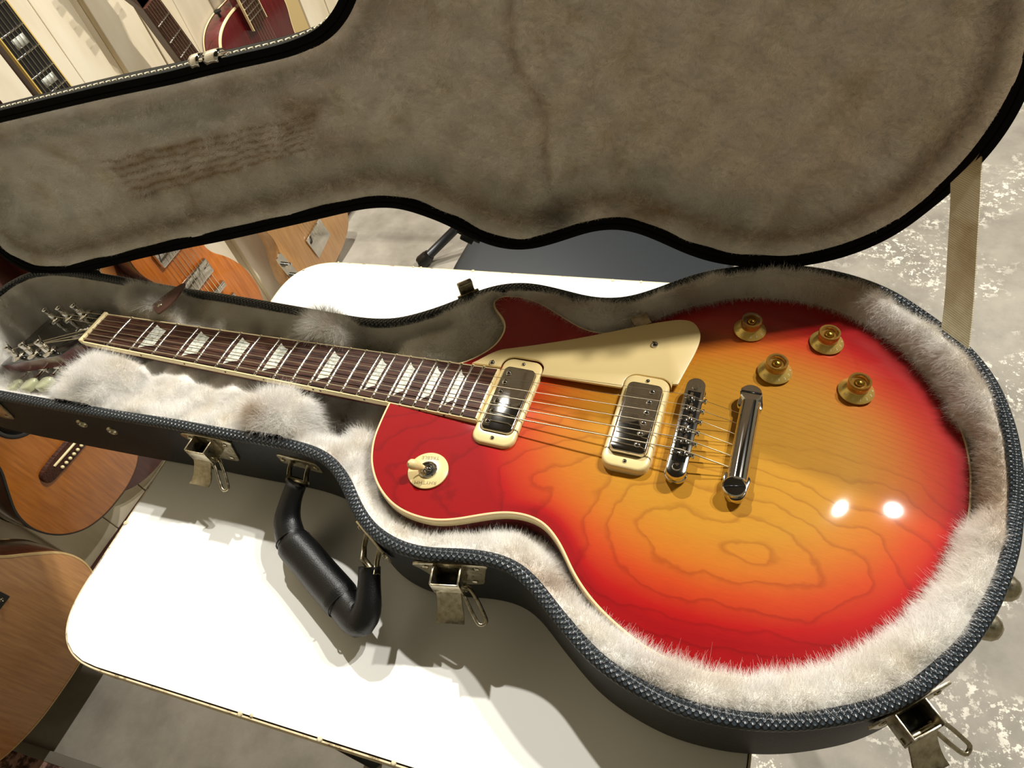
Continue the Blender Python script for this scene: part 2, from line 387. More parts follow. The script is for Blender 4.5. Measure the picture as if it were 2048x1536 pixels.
for k in (3, 5, 7, 9, 12, 15, 17, 19, 21):
    xa, xb = fret_x(k-1), fret_x(k); L = xb-xa; x0, x1 = xa + .23*L, xa + .80*L if k < 13 else xa+.78*L
    w0, w1 = fbw(xa)*.365, fbw(xa)*.235; V = []; F = []; m = 9
    for i, t in enumerate(np.linspace(0, 1, 7)):
        x = x0 + (x1-x0)*t; hwid = w0 + (w1-w0)*t - 1.2*math.sin(math.pi*t)
        for u in np.linspace(-1, 1, m): y = hwid*u; V.append((x, y, -.93 + camber(y)))
    for i in range(6):
        for j in range(m-1): a = i*m+j; F.append((a, a+m, a+m+1, a+1))
    Fo('pearl_inlay', (np.array(V), F), M['pearl'], gt)
for k in (3, 5, 7, 9, 12, 15, 17, 19, 21):
    xm = .5*(fret_x(k-1)+fret_x(k))
    for dx in ((-4, 4) if k == 12 else (0,)):
        Fo('side_dot', tf(lathe([(0, .3), (1.0, .3), (1.0, -1)], 12), rotx(math.pi/2), (xm+dx, -(hw(xm)+BT), -4.0)), M['black'], gt)
# neck shaft
V = []; F = []; xs = np.linspace(-6, 452, 50); m = 15
for x in xs:
    h = 14.5 + 3.0*max(x, 0)/452 + (18*sstep(365, 425, x)); wv = fbw(max(x, 0))/2 - .4
    for t in np.linspace(0, math.pi, m): V.append((x, wv*math.cos(t), -7.0 - h*math.sin(t)**.85))
for i in range(len(xs)-1):
    for j in range(m-1): a = i*m+j; F.append((a, a+1, a+m+1, a+m))
F += [list(range(m)), [(len(xs)-1)*m+q for q in range(m-1, -1, -1)]]
Fo('neck', (np.array(V), F), M['cherry'], gt, angle=60)
Fo('nut', tf(box(5, 43.0, 7.0, .8), None, (-2.6, 0, -2.6)), M['binding'], gt)
# headstock (tilted back 16 degrees)
HA = math.radians(16)
def H2F(p):                    # s along the headstock, y across, z above its face
    s, y, z = p; ca, sa = math.cos(HA), math.sin(HA)
    return (-4.5 - s*ca + z*sa*(-1), y, -5.0 - s*sa + z*ca)
def Ho(name, VF, mt, parent, **kw): return obj(name, (F2B(np.array([H2F(p) for p in VF[0]])), VF[1]), mt, parent, **kw)
half = [(-2, 21.5), (8, 21.8), (18, 26), (28, 34), (36, 36.5), (80, 38.5), (130, 41), (160, 42.5), (166, 41), (163, 30), (162, 20), (166, 8), (164, 0)]
ho = [(s, -y) for s, y in half] + [(s, y) for s, y in half[::-1][1:]]
ho = cr(ho, 150, True, 1)
hs = Ho('headstock', prism(ho, -15, -1.2), M['cherry'], gt, angle=40)
Ho('headstock_face', prism(ho, -1.2, 0, .4), M['ebony'], gt, angle=40)
# truss rod cover with its script scribble
tr = cr([(4, -9), (4, 9), (12, 11), (24, 7), (34, 5.5), (39, 0), (34, -5.5), (24, -7), (12, -11)], 60)
tc = Ho('truss_rod_cover', prism(tr, 0, 1.8, .5), M['ebony'], gt, angle=40)
Ho('cover_edge', loop_sweep(tr, [(.2, 1.35), (.9, 1.86)]), M['white_ink'], tc)
sq = []
for i in range(90):
    t = i/89; sq.append((9 + 22*t, 2.2*math.sin(t*30)*(.6+.4*math.sin(t*7)) , 2.1))
Ho('script_engraving', tube(sq, .33, 5), M['white_ink'], tc)
Ho('cover_screw', lathe([(0, 3.2), (1.4, 3.0), (2.0, 1.8)], 14, (36, 0, 0)), M['chrome'], tc)
# tuners
TUN = [(60, -28.5), (97, -29.5), (134, -31), (134, 31), (97, 29.5), (60, 28.5)]
M['button'] = mat('aged_keystone_button', G(176, 178, 140), .2, 0, .5, coat=.6)
for i, (s, y) in enumerate(TUN):
    sg = -1 if y < 0 else 1
    p = Ho('tuner', lathe([(8.6, 0), (8.6, 1.2), (6.6, 2.8), (4.4, 3.2), (4.1, 8), (3.2, 11), (4.0, 15), (4.1, 17.5), (3.2, 18.4), (0, 18.4)], 20, (s, y, 0)), M['chrome'], gt, angle=50)
    Ho('tuner_shaft', tube([(s, y, -19), (s, sg*46, -19), (s, sg*52, -19)], [2.4, 2.4, 3.4], 10), M['chrome'], p)
    kb = [(-9.5, 0), (9.5, 0), (11, 10), (7, 16), (-7, 16), (-11, 10)]
    bvf = prism(cr(kb, 36, True, 1), -4.2, 4.2, 2.2, 3, True)
    bvf = (np.array([(s + v[0]*.95, sg*(52 + v[1]), -19 + v[2]) for v in bvf[0]]), bvf[1] if sg > 0 else [f[::-1] for f in bvf[1]])
    Ho('tuner_button', bvf, M['button'], p)
    Ho('tuner_housing', tf(box(15, 13, 10, 1.5), None, (s, sg*33, -20)), M['chrome'], p)
# strings
GA = [.55, .45, .36, .28, .22, .19]
TPX = 664.0
for i in range(6):
    yn = -17.4 + i*6.96; yb = -25.6 + i*10.24; yt = -25.0 + i*10.0
    xb = SCALE + [5, 4, 2.5, 3.5, 2, 0.5][i]
    pts = [F2B((-2, yn, .4)), F2B((xb, yb, 4.6))]
    n0 = F2B(H2F((12, yn*1.05, 4)))
    s, y = TUN[i]; sg = -1 if y < 0 else 1
    post = F2B(H2F((s, y - sg*3.4, 10.5)))
    tp = np.array([TPX, yt, 14.0])
    path = [post, pts[0]] + [pts[0]*(1-t) + pts[1]*t for t in np.linspace(.02, .98, 8)] + [pts[1], tp]
    obj('string', tube(path, GA[i], 6), M['string'], gt)
    obj('string_wrap', tube([F2B(H2F((s + 3.6*math.cos(a), y + 3.6*math.sin(a), 8 + a*.22))) for a in np.linspace(0, 4*math.pi, 40)], max(GA[i], .35), 5), M['string'], gt)
    if i in (0, 1, 2):
        c0 = F2B(H2F((s, y, 11))); e = F2B(H2F((s-3+2*i, y+5*(-sg), 21)))
        obj('string_end', tube([c0, (c0+e)/2 + np.array([1, 1, 1]), e], .3, 5), M['string'], gt)
# ---- pickups
def rrect(sx, sy, r, n=6):
    out = []
    for cx, cy, a0 in ((sx/2-r, sy/2-r, 0), (-sx/2+r, sy/2-r, 90), (-sx/2+r, -sy/2+r, 180), (sx/2-r, -sy/2+r, 270)):
        for k in range(n+1): a = math.radians(a0 + 90*k/n); out.append((cx + r*math.cos(a), cy + r*math.sin(a)))
    return np.array(out)
def screw(name, x, y, z, r, parent, m='chrome', slot=True):
    o = obj(name, lathe([(r, -2), (r, 0), (r*.85, .45*r), (r*.45, .62*r), (0, .66*r)], 16, (x, y, z)), M[m], parent, angle=60)
    if slot: obj('slot', tf(box(r*1.7, r*.28, .25), rotz(random.uniform(0, 3)), (x, y, z + .62*r)), M['black'], o)
    return o
def pickup(cx, cy, zb, ztop, zcov, pole_dx, tilt, zpole):
    R = roty(-tilt); put = lambda VF: tf((np.asarray(VF[0]) - np.array([0, 0, 0]), VF[1]), R, (cx, cy, 0))
    ring = rrect(37, 90, 9.5); holeo = rrect(29.6, 68.6, 6.0)
    m = len(ring); V = []; F = []
    for q, z, o in ((ring, zb, 0), (ring, ztop-2.2, 0), (ring, ztop-.7, .7), (ring, ztop, 2.2)):
        N = inward(q); V.append(np.column_stack([q + N*o, np.full(m, z)]))
    V += [np.column_stack([holeo, np.full(m, ztop)]), np.column_stack([holeo, np.full(m, zb)])]
    for k in range(5):
        for i in range(m): j = (i+1) % m; F.append((k*m+i, k*m+j, (k+1)*m+j, (k+1)*m+i))
    p = obj('pickup_ring', put((np.concatenate(V), F)), M['cream'], gt, angle=45)
    obj('pickup_cover', put(prism(rrect(28.6, 67.4, 5.2), zb-1, zcov, 1.6, 3)), M['chrome'], p, angle=35)
    for k in range(6):
        y = (k-2.5)*10.35; o = obj('pole_screw', put(lathe([(2.5, -3), (2.5, .2), (2.1, .9), (1.2, 1.2), (0, 1.25)], 16, (pole_dx, y, zcov))), M['chrome'], p, angle=60)
        obj('slot', put(tf(box(4.2, .7, .3), rotz(random.uniform(-.6, .6) + 1.3), (pole_dx, y, zcov + 1.2))), M['black'], o)
    for s in (-1, 1):
        o = obj('ring_screw', put(lathe([(1.9, -2), (1.9, .3), (1.4, 1.1), (0, 1.3)], 14, (0, s*39.4, ztop))), M['chrome'], p, angle=60)
        obj('slot', put(tf(box(2.6, .5, .3), rotz(.7*s), (0, s*39.4, ztop+1.2))), M['black'], o)
    return p
pickup(482.6, -1.5, -2, 4.6, 7.2, -8.5, math.radians(1.5), 8)
pickup(590.5, 0.5, 1.5, 12.2, 17.2, 6.6, math.radians(1.5), 18)
# ---- bridge: bar, six saddles with screws, two posts with thumbwheels
ang = math.atan2(628.0-629.6, -37.5-37.5)
br = obj('bridge', tf(prism(cr([(-6.2, -44), (0, -47.5), (6.2, -44), (7.6, -34), (7.6, 34), (6.2, 44), (0, 47.5), (-6.2, 44), (-7.6, 34), (-7.6, -34)], 80, True, 1), 12.5, 19.5, 1.2, 2, True), None, (628.5, 0, 0)), M['chrome'], gt, angle=35)
obj('saddle_slot', tf(box(9.8, 66, 1.2), None, (628.5, 0, 19.2)), M['black'], br)
for i in range(6):
    y = -25.6 + i*10.24; xb = 628.5 + [2.5, 1.5, -.5, 1.8, 0, -1.5][i]
    sd = obj('saddle', join(tf(box(2.6, 7.4, 6.4, .5), None, (xb, y, 20.0)), tf(box(6.4, 5.8, 3.2, .5), None, (xb, y, 18.6))), M['chrome'], br, angle=35)
    obj('saddle_screw', tube([(622.0, y, 18.9), (637.5, y, 18.9)], 1.25, 8), M['chrome'], sd)
    obj('screw_head', tube([(637.0, y, 18.9), (638.9, y, 18.9)], 2.3, 12), M['chrome'], sd)
for s in (-1, 1):
    obj('bridge_post', lathe([(3.4, 3), (3.4, 19.6), (2.9, 20.6), (0, 20.8)], 20, (628.5, s*38.2, 0)), M['chrome'], br, angle=50)
    obj('thumbwheel', lathe([(7.8, 8.6), (8.4, 9.2), (8.4, 11.6), (7.6, 12.4), (0, 12.4)], 28, (628.5, s*38.2, 0)), M['chrome'], br, angle=40)
    obj('post_base', lathe([(6.4, 3), (6.4, 6.2), (5.4, 7.2), (0, 7.2)], 24, (628.5, s*38.2, 0)), M['chrome'], br, angle=40)
# ---- stop tailpiece: rounded bar, lugs and slotted studs
V = []; F = []; ys = np.concatenate([[-36.5], np.linspace(-35.5, 35.5, 24), [36.5]]); m = 20
for k, y in enumerate(ys):
    sc = .8 if k in (0, len(ys)-1) else 1.0
    for q in range(m):
        a = 2*math.pi*q/m; V.append((671.2 + 7.6*sc*math.cos(a), y, 14.2 + (6.8 if math.sin(a) > 0 else 4.6)*sc*math.sin(a)))
for i in range(len(ys)-1):
    for q in range(m): p = (q+1) % m; F.append((i*m+q, (i+1)*m+q, (i+1)*m+p, i*m+p))
F += [list(range(m)), [(len(ys)-1)*m+q for q in range(m-1, -1, -1)]]
tp = obj('tailpiece', (np.array(V), F), M['chrome'], gt, angle=50)
for s in (-1, 1):
    lug = cr([(-8.2, 30), (8.2, 30), (8.2, 42), (6, 50), (0, 52.5), (-4, 50), (-8.2, 42)], 50, True, 1)
    lug = np.array([(671.0 + a, s*b) for a, b in lug])
    obj('tailpiece_lug', prism(lug, 10.2, 15.6, 1.0, 2, True), M['chrome'], tp, angle=40)
    st = obj('tailpiece_stud', lathe([(5.2, 3), (5.2, 9), (6.4, 9.4), (6.4, 16), (8.2, 16.6), (8.2, 18.6), (7.4, 19.4), (0, 19.5)], 28, (670.0, s*42.8, 0)), M['chrome'], tp, angle=40)
    obj('slot', tf(box(15.0, 1.7, .5), rotz(.30 if s < 0 else .02), (670.0, s*42.8, 19.45)), M['black'], st)
# ---- pickguard
pg = [(436.5, 29.5), (441, 34), (449, 43), (457, 49.5), (468, 54.0), (485, 60.5), (517, 74.0), (545, 87.5), (570, 100), (590, 109), (603, 113.2), (613, 112.2), (620, 104), (622.5, 94), (621.5, 80), (618, 62), (614, 42.2)]
def notch(cx, cy, hx, hy, r, ya, yb):
    """outline round the top end of a pickup ring, right to left"""
    P = [(cx + hx, ya)] + [(cx + hx - r + r*math.cos(t), cy + hy - r + r*math.sin(t)) for t in np.linspace(0, math.pi/2, 8)]
    P += [(cx - hx + r + r*math.cos(t), cy + hy - r + r*math.sin(t)) for t in np.linspace(math.pi/2, math.pi, 8)] + [(cx - hx, yb)]
    return [np.array(p) for p in P]
pgo = list(cr(pg, 90, False)) + notch(590.5, .5, 19.2, 45.7, 10.2, 41.6, 31.5) + [np.array((570.0, 29.8))] + notch(482.6, -1.5, 19.2, 45.7, 10.2, 29.0, 30.5)
pk = obj('pickguard', prism(pgo, 10.6, 12.6, .55, 2), M['cream'], gt, angle=40)
PGT = math.radians(-3.0)
pk.data.vertices.foreach_get  # plate follows the string plane: lower at the neck end
for v in pk.data.vertices: v.co.z += ((v.co.x + OB[0]*S) - .610)*.052
screw('pickguard_screw', 454.8, 33.0, 4.9, 2.6, pk); screw('pickguard_screw', 587, 80, 11.8, 3.2, pk)
obj('pickguard_bracket', join(tf(box(15, 1.4, 14, .3), rotz(.62), (566, 112.5, 3)), tf(box(15, 13, 1.4, .3), rotz(.62), (569, 107, 9.2))), M['nickel'], pk, angle=40)
# ---- knobs
font_mesh = {}
_TXT = {}
def text(txt, size, m, parent, R, t, name='lettering', spacing=1.0):
    key = (txt, size, m.name)
    if key not in _TXT:
        cu = bpy.data.curves.new(name, 'FONT'); cu.body = txt; cu.size = size*S; cu.align_x = 'CENTER'; cu.align_y = 'CENTER'; cu.extrude = .00006; cu.space_character = spacing
        tmp = bpy.data.objects.new('tmp_text', cu); COL.objects.link(tmp)
        me = bpy.data.meshes.new_from_object(tmp.evaluated_get(bpy.context.evaluated_depsgraph_get())); me.name = name
        me.materials.clear(); me.materials.append(m); _TXT[key] = me; bpy.data.objects.remove(tmp); bpy.data.curves.remove(cu)
    o = bpy.data.objects.new(name, _TXT[key]); COL.objects.link(o); o.parent = parent
    Mx = Matrix([list(r) for r in R]).to_4x4(); Mx.translation = Vector((np.array(t, float) - ORG[parent.name])*S); o.matrix_local = Mx; ORG[o.name] = ORG[parent.name]; return o
for kx, ky, ka in ((660.3, 121, .3), (721.8, 121, .0), (685.2, 77.5, .05), (746.6, 74.0, -.05)):
    z0 = float(top_h([[kx, ky]])[0]) + 1.6
    k = obj('control_knob', lathe([(13.2, 0), (13.4, .8), (13.0, 1.4), (8.6, 5.2), (8.2, 5.6), (8.0, 6)], 44, (kx, ky, z0)), M['gold'], gt, angle=40)
    obj('knob_crown', lathe([(8.0, 5.6), (8.3, 6.4), (8.5, 12.6), (8.3, 13.2), (6.9, 13.2), (6.3, 12.6), (5.9, 10.2), (0, 10.0)], 44, (kx, ky, z0)), M['amber'], k, angle=40)
    obj('knob_core', lathe([(7.6, 5.0), (7.6, 9.4), (6.0, 9.7), (0, 9.75)], 36, (kx, ky, z0)), M['gold_dome'], k, angle=40)
    obj('knob_dome', lathe([(3.9, 10.02), (3.5, 11.4), (2.4, 12.3), (0, 12.7)], 28, (kx, ky, z0)), M['gold_dome'], k)
    for i in range(11):
        a = math.radians(262 + ka*57)
        if i == 10: a = math.radians(224 + ka*57)
        elif i == 9: a = math.radians(196 + ka*57)
        elif i: a = math.radians(262 + ka*57 + i*26.0)
        rad = np.array([math.cos(a), math.sin(a), 0]); tan = np.array([-math.sin(a), math.cos(a), 0])
        nrm = rad*.655 + np.array([0, 0, .755]); up = np.cross(nrm, tan)
        Rm = np.column_stack([tan, up, nrm]); pos = np.array([kx, ky, z0]) + rad*11.2 + np.array([0, 0, 3.05]) + nrm*.05
        text(str(i), 2.7, M['white_ink'], k, Rm, pos, 'knob_number')
# ---- toggle switch on its engraved plate
sx_, sy_ = 442.0, -81.0; sz_ = float(top_h([[sx_, sy_]])[0]) + .2
SR = np.array([[1, 0, 0], [0, 1, 0], [0, 0, 1.0]])
pl = obj('switch_plate', lathe([(16.4, 0), (16.4, 1.1), (15.9, 1.5), (5.4, 1.5)], 56, (sx_, sy_, sz_)), M['cream'], gt, angle=40)
obj('switch_nut', lathe([(7.6, 1.4), (7.6, 2.6), (6.6, 3.6), (5.6, 3.6), (5.2, 2.6), (4.4, 2.6), (4.2, 3.4), (3.6, 3.4), (3.3, 2.0), (0, 2.0)], 32, (sx_, sy_, sz_)), M['chrome'], pl, angle=30)
td = np.array([-.62, -.30, .72]); td /= np.linalg.norm(td); tb = np.array([sx_+.6, sy_+.4, sz_ + 2.0])
obj('switch_lever', tube([tb, tb + td*7], [1.9, 1.5], 12), M['chrome'], pl)
tl = [(5.0, 1.9), (7, 2.5), (10, 3.4), (13, 4.1), (15.5, 4.3), (17.5, 3.7), (18.8, 2.4), (19.3, .4)]
obj('switch_tip', tube([tb + td*a for a, r in tl], [r for a, r in tl], 18), M['cream'], pl)
ta = math.radians(13)
for txt, off in (('TREBLE', 1), ('RHYTHM', -1)):
    ca, sa = math.cos(ta), math.sin(ta); ex_ = np.array([-ca, -sa, 0]); ey_ = np.array([sa, -ca, 0])
    text(txt, 4.3, M['dark_ink'], pl, np.column_stack([ex_, ey_, [0, 0, 1]]), np.array([sx_, sy_, sz_ + 1.54]) - ey_*11.4*off, 'lettering', 1.05)
# ================================================================== guitar case
RIM = [(-37.9, -105.1), (95.6, -98.4), (179.1, -92.9), (214.1, -91.6), (256.4, -89.4), (297.3, -87.1), (318, -87.5), (339.3, -89.7), (359, -98), (374.4, -109.3), (388, -122.2), (403.1, -134.1), (419.4, -142.9), (434.1, -147), (446, -149.2), (467, -148.5), (486.9, -144), (506.2, -140.2), (526.5, -139.5), (541.2, -143.6), (554.3, -151.7), (567.7, -161.8), (583.1, -171.9), (597.7, -181.5), (612.4, -188.4), (628, -193), (645.2, -196.7), (661.3, -198.4), (681.6, -197.6), (701.5, -194.8), (726.7, -187.6), (747.1, -178.6), (767.2, -168), (783.1, -156.2), (795.2, -144.4), (807.3, -128.8), (819.9, -110.1), (828.6, -92.9), (836, -74.8), (843.1, -51.6), (846.3, -38.6), (850, -8.5), (851.1, 13.4), (850.6, 38.7), (846.7, 67.3), (838.4, 97.2), (824.1, 124), (806, 145.5), (786.8, 163.5), (769.3, 178), (747, 189.3), (718.7, 197), (683.7, 199), (664.7, 196.9), (629, 186.3), (608.3, 176.5), (590.3, 164.3), (580.8, 156.5), (561.5, 142.3), (546.2, 134.4), (529.9, 131), (512.6, 131), (487.2, 135.4), (461.4, 138.8), (443, 137.9), (425.4, 132.6), (409.7, 123.6), (399.8, 115.4), (381.3, 98.6), (360.1, 83.6), (337.3, 71.6), (310.7, 66.9), (287.3, 66.5), (228.8, 68.4), (162.3, 70.2), (121.2, 71), (87.3, 71), (51.9, 71.6), (5.7, 72.7), (-24.1, 74.2), (-63.7, 75.3), (-99.5, 75.4), (-122.9, 74.2), (-149.1, 68.8), (-163.7, 62.6), (-174.4, 52.2), (-181.6, 40.7), (-185.5, 28), (-187.5, 5), (-187.5, -30), (-185, -60), (-174, -85), (-153, -101), (-122, -107), (-80, -106.6)]
RQ = cr(RIM, 560, True, 8)
ZT = -80.0
cs = root('guitar_case', (330, 0, ZT), None, 'open black vinyl guitar case with cream fur lining on the white table', 'guitar case')
def uv_sweep(o, Q, prof):
    """u = metres along the loop, v = across the profile"""
    L = np.concatenate([[0], np.cumsum(np.linalg.norm(np.diff(np.vstack([Q, Q[:1]]), axis=0), axis=1))])*S; m = len(Q); pr = np.array(prof); PV = np.concatenate([[0], np.cumsum(np.linalg.norm(np.diff(pr, axis=0), axis=1))])*S
    ul = o.data.uv_layers.new(name='UVMap')
    for p in o.data.polygons:
        ids = [o.data.loops[i].vertex_index for i in p.loop_indices]; ii = [v % m for v in ids]; wrap = max(ii) - min(ii) > m//2
        for li, v, i in zip(p.loop_indices, ids, ii): ul.data[li].uv = (L[i + (m if wrap and i == 0 else 0)], PV[v//m])
M['braid'] = mat('embossed_vinyl_piping', G(40, 47, 52), .30, 0, .5)
def braid_nodes():
    n = NT(M['braid']); tc = n.n('ShaderNodeTexCoord'); sx = n.n('ShaderNodeSeparateXYZ'); n.l(tc.outputs['UV'], sx.inputs[0])
    u = n.math('MULTIPLY', sx.outputs[0], 1500); v = n.math('MULTIPLY', sx.outputs[1], 1300)
    a = n.math('SINE', n.math('ADD', u, v)); b = n.math('SINE', n.math('SUBTRACT', n.math('MULTIPLY', u, .93), v))
    h = n.math('MULTIPLY', n.math('ADD', a, 1), n.math('ADD', b, 1)); h = n.math('POWER', n.math('MULTIPLY', h, .25), .5)
    n.bump(h, .8, .0007); n.base(n.ramp(h, [(.1, G(14, 16, 18)), (.6, G(50, 58, 64))]))
braid_nodes()
shell = loop_sweep(RQ, [(0.3, -4), (0, -8), (0, -76), (1.5, -79), (5, -80)]); nR = len(RQ)
obj('base_shell', (shell[0], shell[1] + [list(range(4*nR, 5*nR))]), M['tolex'], cs, angle=50)
pf = [(-.2, -6.5), (-.9, -5), (-1.1, -2.6), (-.6, -.9), (.8, -.05), (4.2, .25), (7.4, 0), (8.8, -1.2), (9.0, -4.5)]
ro = obj('rim_piping', loop_sweep(RQ, pf), M['braid'], cs); uv_sweep(ro, RQ, pf)
# ---- fur lining as a padded surface
BW = B2W(np.column_stack([BQ, np.full(len(BQ), RIMZ)])); BWQ = BW[:, :2]
IQ = cr(RQ + inward(RQ)*8.4, 420, True, 2)
def band(x, a, b, s=9): return sstep(a-s, a+s, x)*(1 - sstep(b-s, b+s, x))
def liner_h(X):
    dr, _ = dist_poly(X, IQ); db, ib = dist_poly(X, BWQ); db = np.where(ib, -db, db)
    x, y = X[:, 0], X[:, 1]; ay = np.abs(y - 2)
    wob = 1.6*np.sin(x*.11 + y*.05) + 1.2*np.sin(y*.17 - x*.06)
    fl = -64.0
    saddleA = -25 + 28*sstep(20, np.where(y > 0, 35, 44), ay); saddleB = -27 + 29*sstep(24, np.where(y > 0, 36, 42), ay) + 10*np.exp(-((y+60)/13)**2 - ((x-277)/20)**2) + 10*np.exp(-((y-44)/11)**2 - ((x-272)/20)**2)
    comp = -15 + 3.5*np.sin(x*.085 + y*.02)*np.sin(y*.04) + 2*np.sin(x*.21 - y*.08)
    xs_ = np.where(y < 0, x - 20, x); wA, wC, wB = sstep(-7, 11, xs_)*(1 - sstep(75, 93, x)), band(x, 84, 246, 7), band(x, 250, 304)
    wD = band(x, 306, 400, 14)
    zn = fl + (-42 - fl)*wD + (saddleA-fl)*wA + (comp-fl)*wC + (saddleB-fl)*wB
    wall = 1 - sstep(0, np.where((x < 20) & (y < 0), 13.0, 26.0), dr); zn = zn + (np.maximum(zn, -4) - zn)*wall
    u = np.clip(db/(db + dr + 1e-3), 0, 1)
    zb = np.interp(db, [0, 40], [0, 0])
    zpad = np.interp(u, [0, .12, .35, .6, .85, 1], [-26, -10, .5, 2.2, 0, -3]) + wob*.8
    # lower and set back along the bass upper bout and waist, with an open gap beside the tail
    lo = (1 - sstep(560, 640, x))*(y < 0); z2 = np.interp(u, [0, .22, .5, .78, 1], [-44, -30, -9, -4, -3]) + wob*.5
    zpad = zpad + (z2 - zpad)*lo
    tg = sstep(780, 805, x)*band(y, -22, 62, 12); z3 = np.interp(u, [0, .25, .5, .8, 1], [-52, -36, -4, 1, -3])
    zpad = zpad + (z3 - zpad)*tg
    # open pocket between the neck block and the upper bout
    far = sstep(30, 62, db); pocket = -42 + 38*(1 - sstep(4, 30, dr))
    zpad = zpad + (pocket - zpad)*far
    wb = sstep(318, 372, x); z = zn*(1-wb) + zpad*wb
    z = np.where(db < 0, -64 + 38*np.exp(db/4.0), z)
    return z, dr, db
LP, LT = fill(IQ, 6.0); LZ, Ldr, Ldb = liner_h(LP)
LV = np.column_stack([LP, LZ])
def gauss(X, cx, cy, r, ry=None): return np.exp(-((X[:, 0]-cx)/r)**2 - ((X[:, 1]-cy)/(ry or r))**2)
def stain_base(X):
    s = .85*gauss(X, 266, -66, 13, 9) + .35*gauss(X, 280, 48, 14, 8) + .75*gauss(X, 548, -141, 34, 12) + .8*gauss(X, 838, 5, 14, 55) + .45*gauss(X, 505, 122, 60, 12)
    s += .5*gauss(X, 745, 176, 50, 14) + .4*gauss(X, 825, 105, 16, 26) + .35*gauss(X, 650, -178, 16, 8) + .5*gauss(X, 350, -86, 12, 7) + .4*gauss(X, 600, 152, 40, 14) + .35*gauss(X, 25, 24, 40, 10)
    return np.clip(s, 0, 1)
def soil_base(X):
    s = .9*gauss(X, 128, -91, 8, 6) + .5*gauss(X, 60, -82, 9, 16) + .5*gauss(X, 215, -86, 5, 10) + .35*gauss(X, -60, 30, 70, 30) + .4*gauss(X, 38, 50, 22, 14) + .3*gauss(X, 100, -80, 3, 25) + .3*gauss(X, 180, -70, 4, 25)
    return np.clip(s, 0, 1)
M['fur'] = mat('cream_plush_pile', G(226, 220, 206), .85, 0, .15)
def fur_nodes():
    n = NT(M['fur']); v = n.coord()
    f = n.noise(v, 26, 4, .6); f2 = n.noise(v, 90, 2)
    col = n.ramp(f, [(.26, G(236, 227, 210)), (.42, G(250, 246, 238)), (.7, G(255, 253, 249))])
    a = n.n('ShaderNodeAttribute', attribute_name='stain_shade'); b = n.n('ShaderNodeAttribute', attribute_name='soil_shade')
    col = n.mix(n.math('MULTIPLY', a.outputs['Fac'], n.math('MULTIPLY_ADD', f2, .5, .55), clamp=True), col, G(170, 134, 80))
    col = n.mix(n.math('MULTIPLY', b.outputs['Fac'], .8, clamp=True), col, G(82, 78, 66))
    n.base(col)
    n.b.inputs['Sheen Weight'].default_value = .25
fur_nodes()
def fattr(data, name, vals, dom='POINT'):
    a = data.attributes.new(name, 'FLOAT', dom); a.data.foreach_set('value', np.asarray(vals, np.float32))
ln = obj('fur_lining', (LV, LT), M['fur'], cs); fattr(ln.data, 'stain_shade', stain_base(LP)); fattr(ln.data, 'soil_shade', soil_base(LP))
def tri_sample(V, T, wt, count, at=None):
    T = np.array(T); A, B, C = V[T[:, 0]], V[T[:, 1]], V[T[:, 2]]; nr = np.cross(B-A, C-A); ar = np.linalg.norm(nr, axis=1)
    p = ar*wt[T].mean(1); idx = RNG.choice(len(T), count, p=p/p.sum())
    r1, r2 = np.sqrt(RNG.random(count)), RNG.random(count)
    X = A[idx]*(1-r1)[:, None] + B[idx]*(r1*(1-r2))[:, None] + C[idx]*(r1*r2)[:, None]
    vn = np.zeros_like(V)
    for k in range(3): np.add.at(vn, T[:, k], nr)
    vn /= np.linalg.norm(vn, axis=1)[:, None] + 1e-9
    Nn = vn[T[idx, 0]]*(1-r1)[:, None] + vn[T[idx, 1]]*(r1*(1-r2))[:, None] + vn[T[idx, 2]]*(r1*r2)[:, None]
    Nn /= np.linalg.norm(Nn, axis=1)[:, None] + 1e-9
    if at is None: return X, Nn
    return X, Nn, at[T[idx, 0]]*(1-r1) + at[T[idx, 1]]*(r1*(1-r2)) + at[T[idx, 2]]*(r1*r2)
def hair(name, X, D, L, bend, rad, parent, st, so, m='fur'):
    n = len(X); K = 4; hc = bpy.data.hair_curves.new(name); hc.add_curves([K]*n)
    P = np.zeros((n, K, 3)); D = D/np.linalg.norm(D, axis=1)[:, None]
    for k in range(K):
        t = k/(K-1); P[:, k] = X + D*(L*t)[:, None] + bend*((L*t*t)[:, None])
    org = ORG[parent.name]
    hc.attributes['position'].data.foreach_set('vector', ((P - org)*S).astype(np.float32).ravel())
    r = np.tile(np.array([1, .9, .7, .25])*rad*S, n); fa = hc.attributes.get('radius') or hc.attributes.new('radius', 'FLOAT', 'POINT'); fa.data.foreach_set('value', r.astype(np.float32))
    fattr(hc, 'stain_shade', np.repeat(st, K)); fattr(hc, 'soil_shade', np.repeat(so, K))
    hc.materials.append(M[m]); o = bpy.data.objects.new(name, hc); _link(o, parent); ORG[o.name] = org; o['kind'] = 'stuff'; return o
def clump(X, scale, amp):
    """smooth pseudo-random lean so that neighbouring strands lie the same way"""
    a = np.sin(X[:, 0]*scale*1.3 + 2*np.sin(X[:, 1]*scale*.7)) + np.sin(X[:, 1]*scale*1.1 + X[:, 2]*scale*.9 + 1.7)
    b = np.sin(X[:, 1]*scale*1.5 + 2*np.sin(X[:, 0]*scale*.8 + 1)) + np.sin(X[:, 0]*scale*.9 - X[:, 2]*scale + .6)
    return np.stack([a, b, np.zeros(len(X))], 1)*amp
wt = np.where(Ldb < -6, 0.0, 1.0); wt = wt*np.where(LZ < -45, .5, 1.0)
NH = 620000
